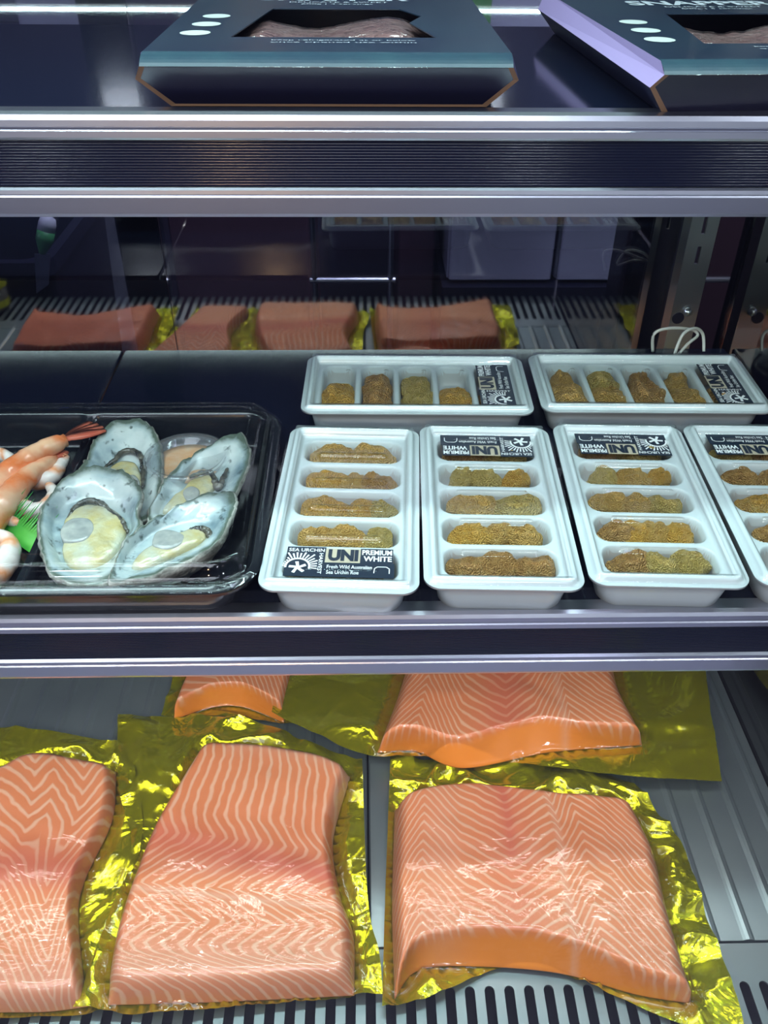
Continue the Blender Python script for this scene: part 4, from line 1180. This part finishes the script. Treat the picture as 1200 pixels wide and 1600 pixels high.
# left of the front row
L_f = ([(-45, 1200), (0, 1198), (60, 1175), (178, 1195)], [(-55, 1572), (0, 1571), (70, 1570), (132, 1562)], [(-45, 1200), (-50, 1400), (-55, 1572)], [(178, 1195), (172, 1270), (128, 1365), (118, 1430), (132, 1562)])
L_b = ([(-70, 1140), (0, 1140), (90, 1148), (205, 1170)], [(-85, 1605), (0, 1594), (80, 1590), (165, 1586)], [(-70, 1140), (-78, 1400), (-85, 1605)], [(205, 1170), (225, 1300), (195, 1420), (165, 1586)])
gL1 = [(0, .10), (.22, -.02), (.45, .16), (.58, .06), (.80, .22), (1, .02)]; gL2 = [(0, -.10), (.35, .0), (.75, .34), (1, .06)]
def phL(u, v):
    t = float(sst(np.float64(v), .30, .60)); return 15 * (v - interp(u, gL1) * (1 - t) - interp(u, gL2) * t)
salmon(L_f, L_b, .020, .004, phL, lambda u, v: .9 * bump_(v, .53, .09) + .3 * bump_(v, .93, .06), lambda u, v: .5 * bump_(v, 0, .05) + .5 * bump_(v, 1, .10), None,
       'striped salmon fillet cut off by the left edge of the picture', 'gold-backed vacuum bag cut off by the left edge, under its neighbour', 1, .9)
# middle of the front row
M_f = ([(320, 1160), (420, 1165), (500, 1180), (547, 1200)], [(163, 1557), (350, 1552), (553, 1542)], [(320, 1160), (240, 1290), (183, 1440), (163, 1557)], [(547, 1200), (520, 1300), (532, 1390), (552, 1450), (553, 1542)])
M_b = ([(185, 1118), (300, 1122), (400, 1130), (480, 1160), (566, 1190)], [(118, 1580), (250, 1588), (350, 1578), (598, 1555)], [(185, 1118), (186, 1230), (207, 1335), (160, 1470), (118, 1580)], [(566, 1190), (574, 1400), (592, 1490), (598, 1555)])
hM = [(0, -.12), (.12, -.02), (.25, .01), (.38, .03), (.47, .12), (.50, .10), (.665, -.18), (.68, -.12), (.79, .10), (.87, -.02), (.90, .02), (1.0, .45)]
def phM(u, v): return 16 * (u - interp(v - .04 * (u - .5), hM))
salmon(M_f, M_b, .024, .007, phM, lambda u, v: .85 * bump_(v - .13 * (u - .3), .50, .07) + .35 * bump_(v, .58, .06) * u, lambda u, v: .9 * bump_(v, 0, .07) * (u > .2) + .6 * bump_(u, 1, .05) * (v < .3) + .8 * bump_(v, .665 + .07 * u, .012) + .45 * bump_(v, .93, .08), None,
       'striped salmon fillet in the middle of the front row, tallest of the fillets', 'gold-backed vacuum bag in the middle of the front row, its corner over its neighbour', 2, 1.0)
# right of the front row
R_f = ([(617, 1250), (680, 1232), (740, 1228), (850, 1240), (985, 1252)], [(617, 1546), (655, 1500), (750, 1494), (880, 1505), (1000, 1538), (1088, 1552)], [(617, 1250), (613, 1400), (617, 1546)], [(985, 1252), (1025, 1330), (1050, 1430), (1088, 1552)])
R_b = ([(610, 1185), (700, 1190), (850, 1194), (990, 1228)], [(597, 1582), (680, 1562), (770, 1516), (850, 1514), (960, 1556), (1060, 1600), (1165, 1625)], [(610, 1185), (602, 1400), (597, 1582)], [(990, 1228), (1060, 1320), (1105, 1440), (1165, 1625)])
gR = [(0, .20), (.13, -.02), (.27, .26), (.45, .42), (.62, .20), (.64, .26), (.72, .06), (.80, .14), (1, .52)]
salmon(R_f, R_b, .028, .004, lambda u, v: 17 * (v - interp(u, gR)), lambda u, v: .7 * bump_(u, .45, .10) * (1 - .6 * v) + .5 * bump_(u, .45, .02) * (v < .5), lambda u, v: .25 * bump_(u, .2, .08) + .6 * bump_(u, .63, .012) + .5 * bump_(u, 1, .05),
       [(0, .985), (.08, .94), (.3, .90), (.5, .895), (.75, .94), (.9, .975), (1, .99)],
       'broad salmon fillet at the right of the front row with thick orange cut face', 'gold-backed vacuum bag at the right of the front row over the air grille', 3, 1.0, dome=.08)
# back row right
BR_f = ([(650, 985), (800, 980), (955, 990)], [(590, 1160), (650, 1158), (725, 1184), (860, 1160), (1008, 1148)], [(650, 985), (620, 1080), (590, 1160)], [(955, 990), (968, 1070), (1008, 1148)])
BR_b = ([(445, 985), (700, 980), (1092, 980)], [(425, 1116), (500, 1152), (590, 1182), (760, 1188), (960, 1216), (1127, 1223)], [(445, 985), (436, 1050), (425, 1116)], [(1092, 980), (1108, 1100), (1127, 1223)])
gB = [(0, .35), (.13, .0), (.30, .42), (.48, .62), (.60, .50), (.72, .18), (.73, .10), (1, .62)]
salmon(BR_f, BR_b, .026, .016, lambda u, v: 15 * (v - interp(u, gB)), lambda u, v: .9 * bump_(u, .48, .12), lambda u, v: .5 * bump_(u, .71, .015),
       [(0, .97), (.2, .95), (.45, .87), (.62, .86), (.8, .94), (1, .985)],
       'salmon fillet in the back row at the right, half under the middle rail', 'gold-backed vacuum bag in the back row with a wide green-gold margin', 4, .6)
# back row left
BL_f = ([(325, 985), (470, 985)], [(268, 1112), (330, 1092), (380, 1092), (442, 1116)], [(325, 985), (290, 1060), (268, 1112)], [(470, 985), (455, 1060), (442, 1116)])
BL_b = ([(295, 985), (480, 985)], [(252, 1120), (350, 1122), (470, 1135)], [(295, 985), (275, 1050), (252, 1120)], [(480, 985), (475, 1060), (470, 1135)])
salmon(BL_f, BL_b, .022, .004, lambda u, v: 14 * (v * .8 - .9 * u - .5 * abs(u - .35)), lambda u, v: 0, lambda u, v: 0, [(0, .97), (.3, .90), (.6, .88), (1, .97)],
       'salmon fillet at the back left with a curled lower edge, mostly behind the rail', 'gold-backed vacuum bag at the back left, tucked beneath its neighbour', 5, .5)
# a bag beyond the left edge, seen mirrored in the rear glass
salmon(R_f, R_b, .026, .012, lambda u, v: 17 * (v - interp(u, gR)), lambda u, v: .8, lambda u, v: 0, [(0, .97), (.5, .80), (1, .97)],
       'reddish salmon fillet mirrored in the rear glass beside the left door post', 'gold vacuum bag seen only mirrored at the left of the rear glass', 6, 1.0, off=(-.575, .03))
# jars at the far left of the deck, seen mirrored
for k, (x, y, lab) in enumerate([(-.70, .30, 'squat jar with yellow-green bands mirrored at the far left of the glass'), (-.655, .24, 'squat yellow-banded jar mirrored behind the first one'), (-.735, .36, 'yellow-banded jar mirrored right at the left edge')]):
    r = empty('food_jar', (x, y, .003))
    MB().lathe([(.0001, 0), (.026, 0), (.027, .003), (.027, .040), (.0001, .040)], n=32).build('jar_body', M['jar_brown'], r, True)
    MB().lathe([(.0001, .0402), (.029, .0402), (.029, .054), (.027, .056), (.0001, .056)], n=32).build('jar_lid', M['yellow'], r, False)
    MB().lathe([(.0274, .006), (.0274, .018)], n=32).build('jar_band', M['yellow'], r, True)
    tag(r, lab, 'jar', 'yellow-lidded jars on the deck')
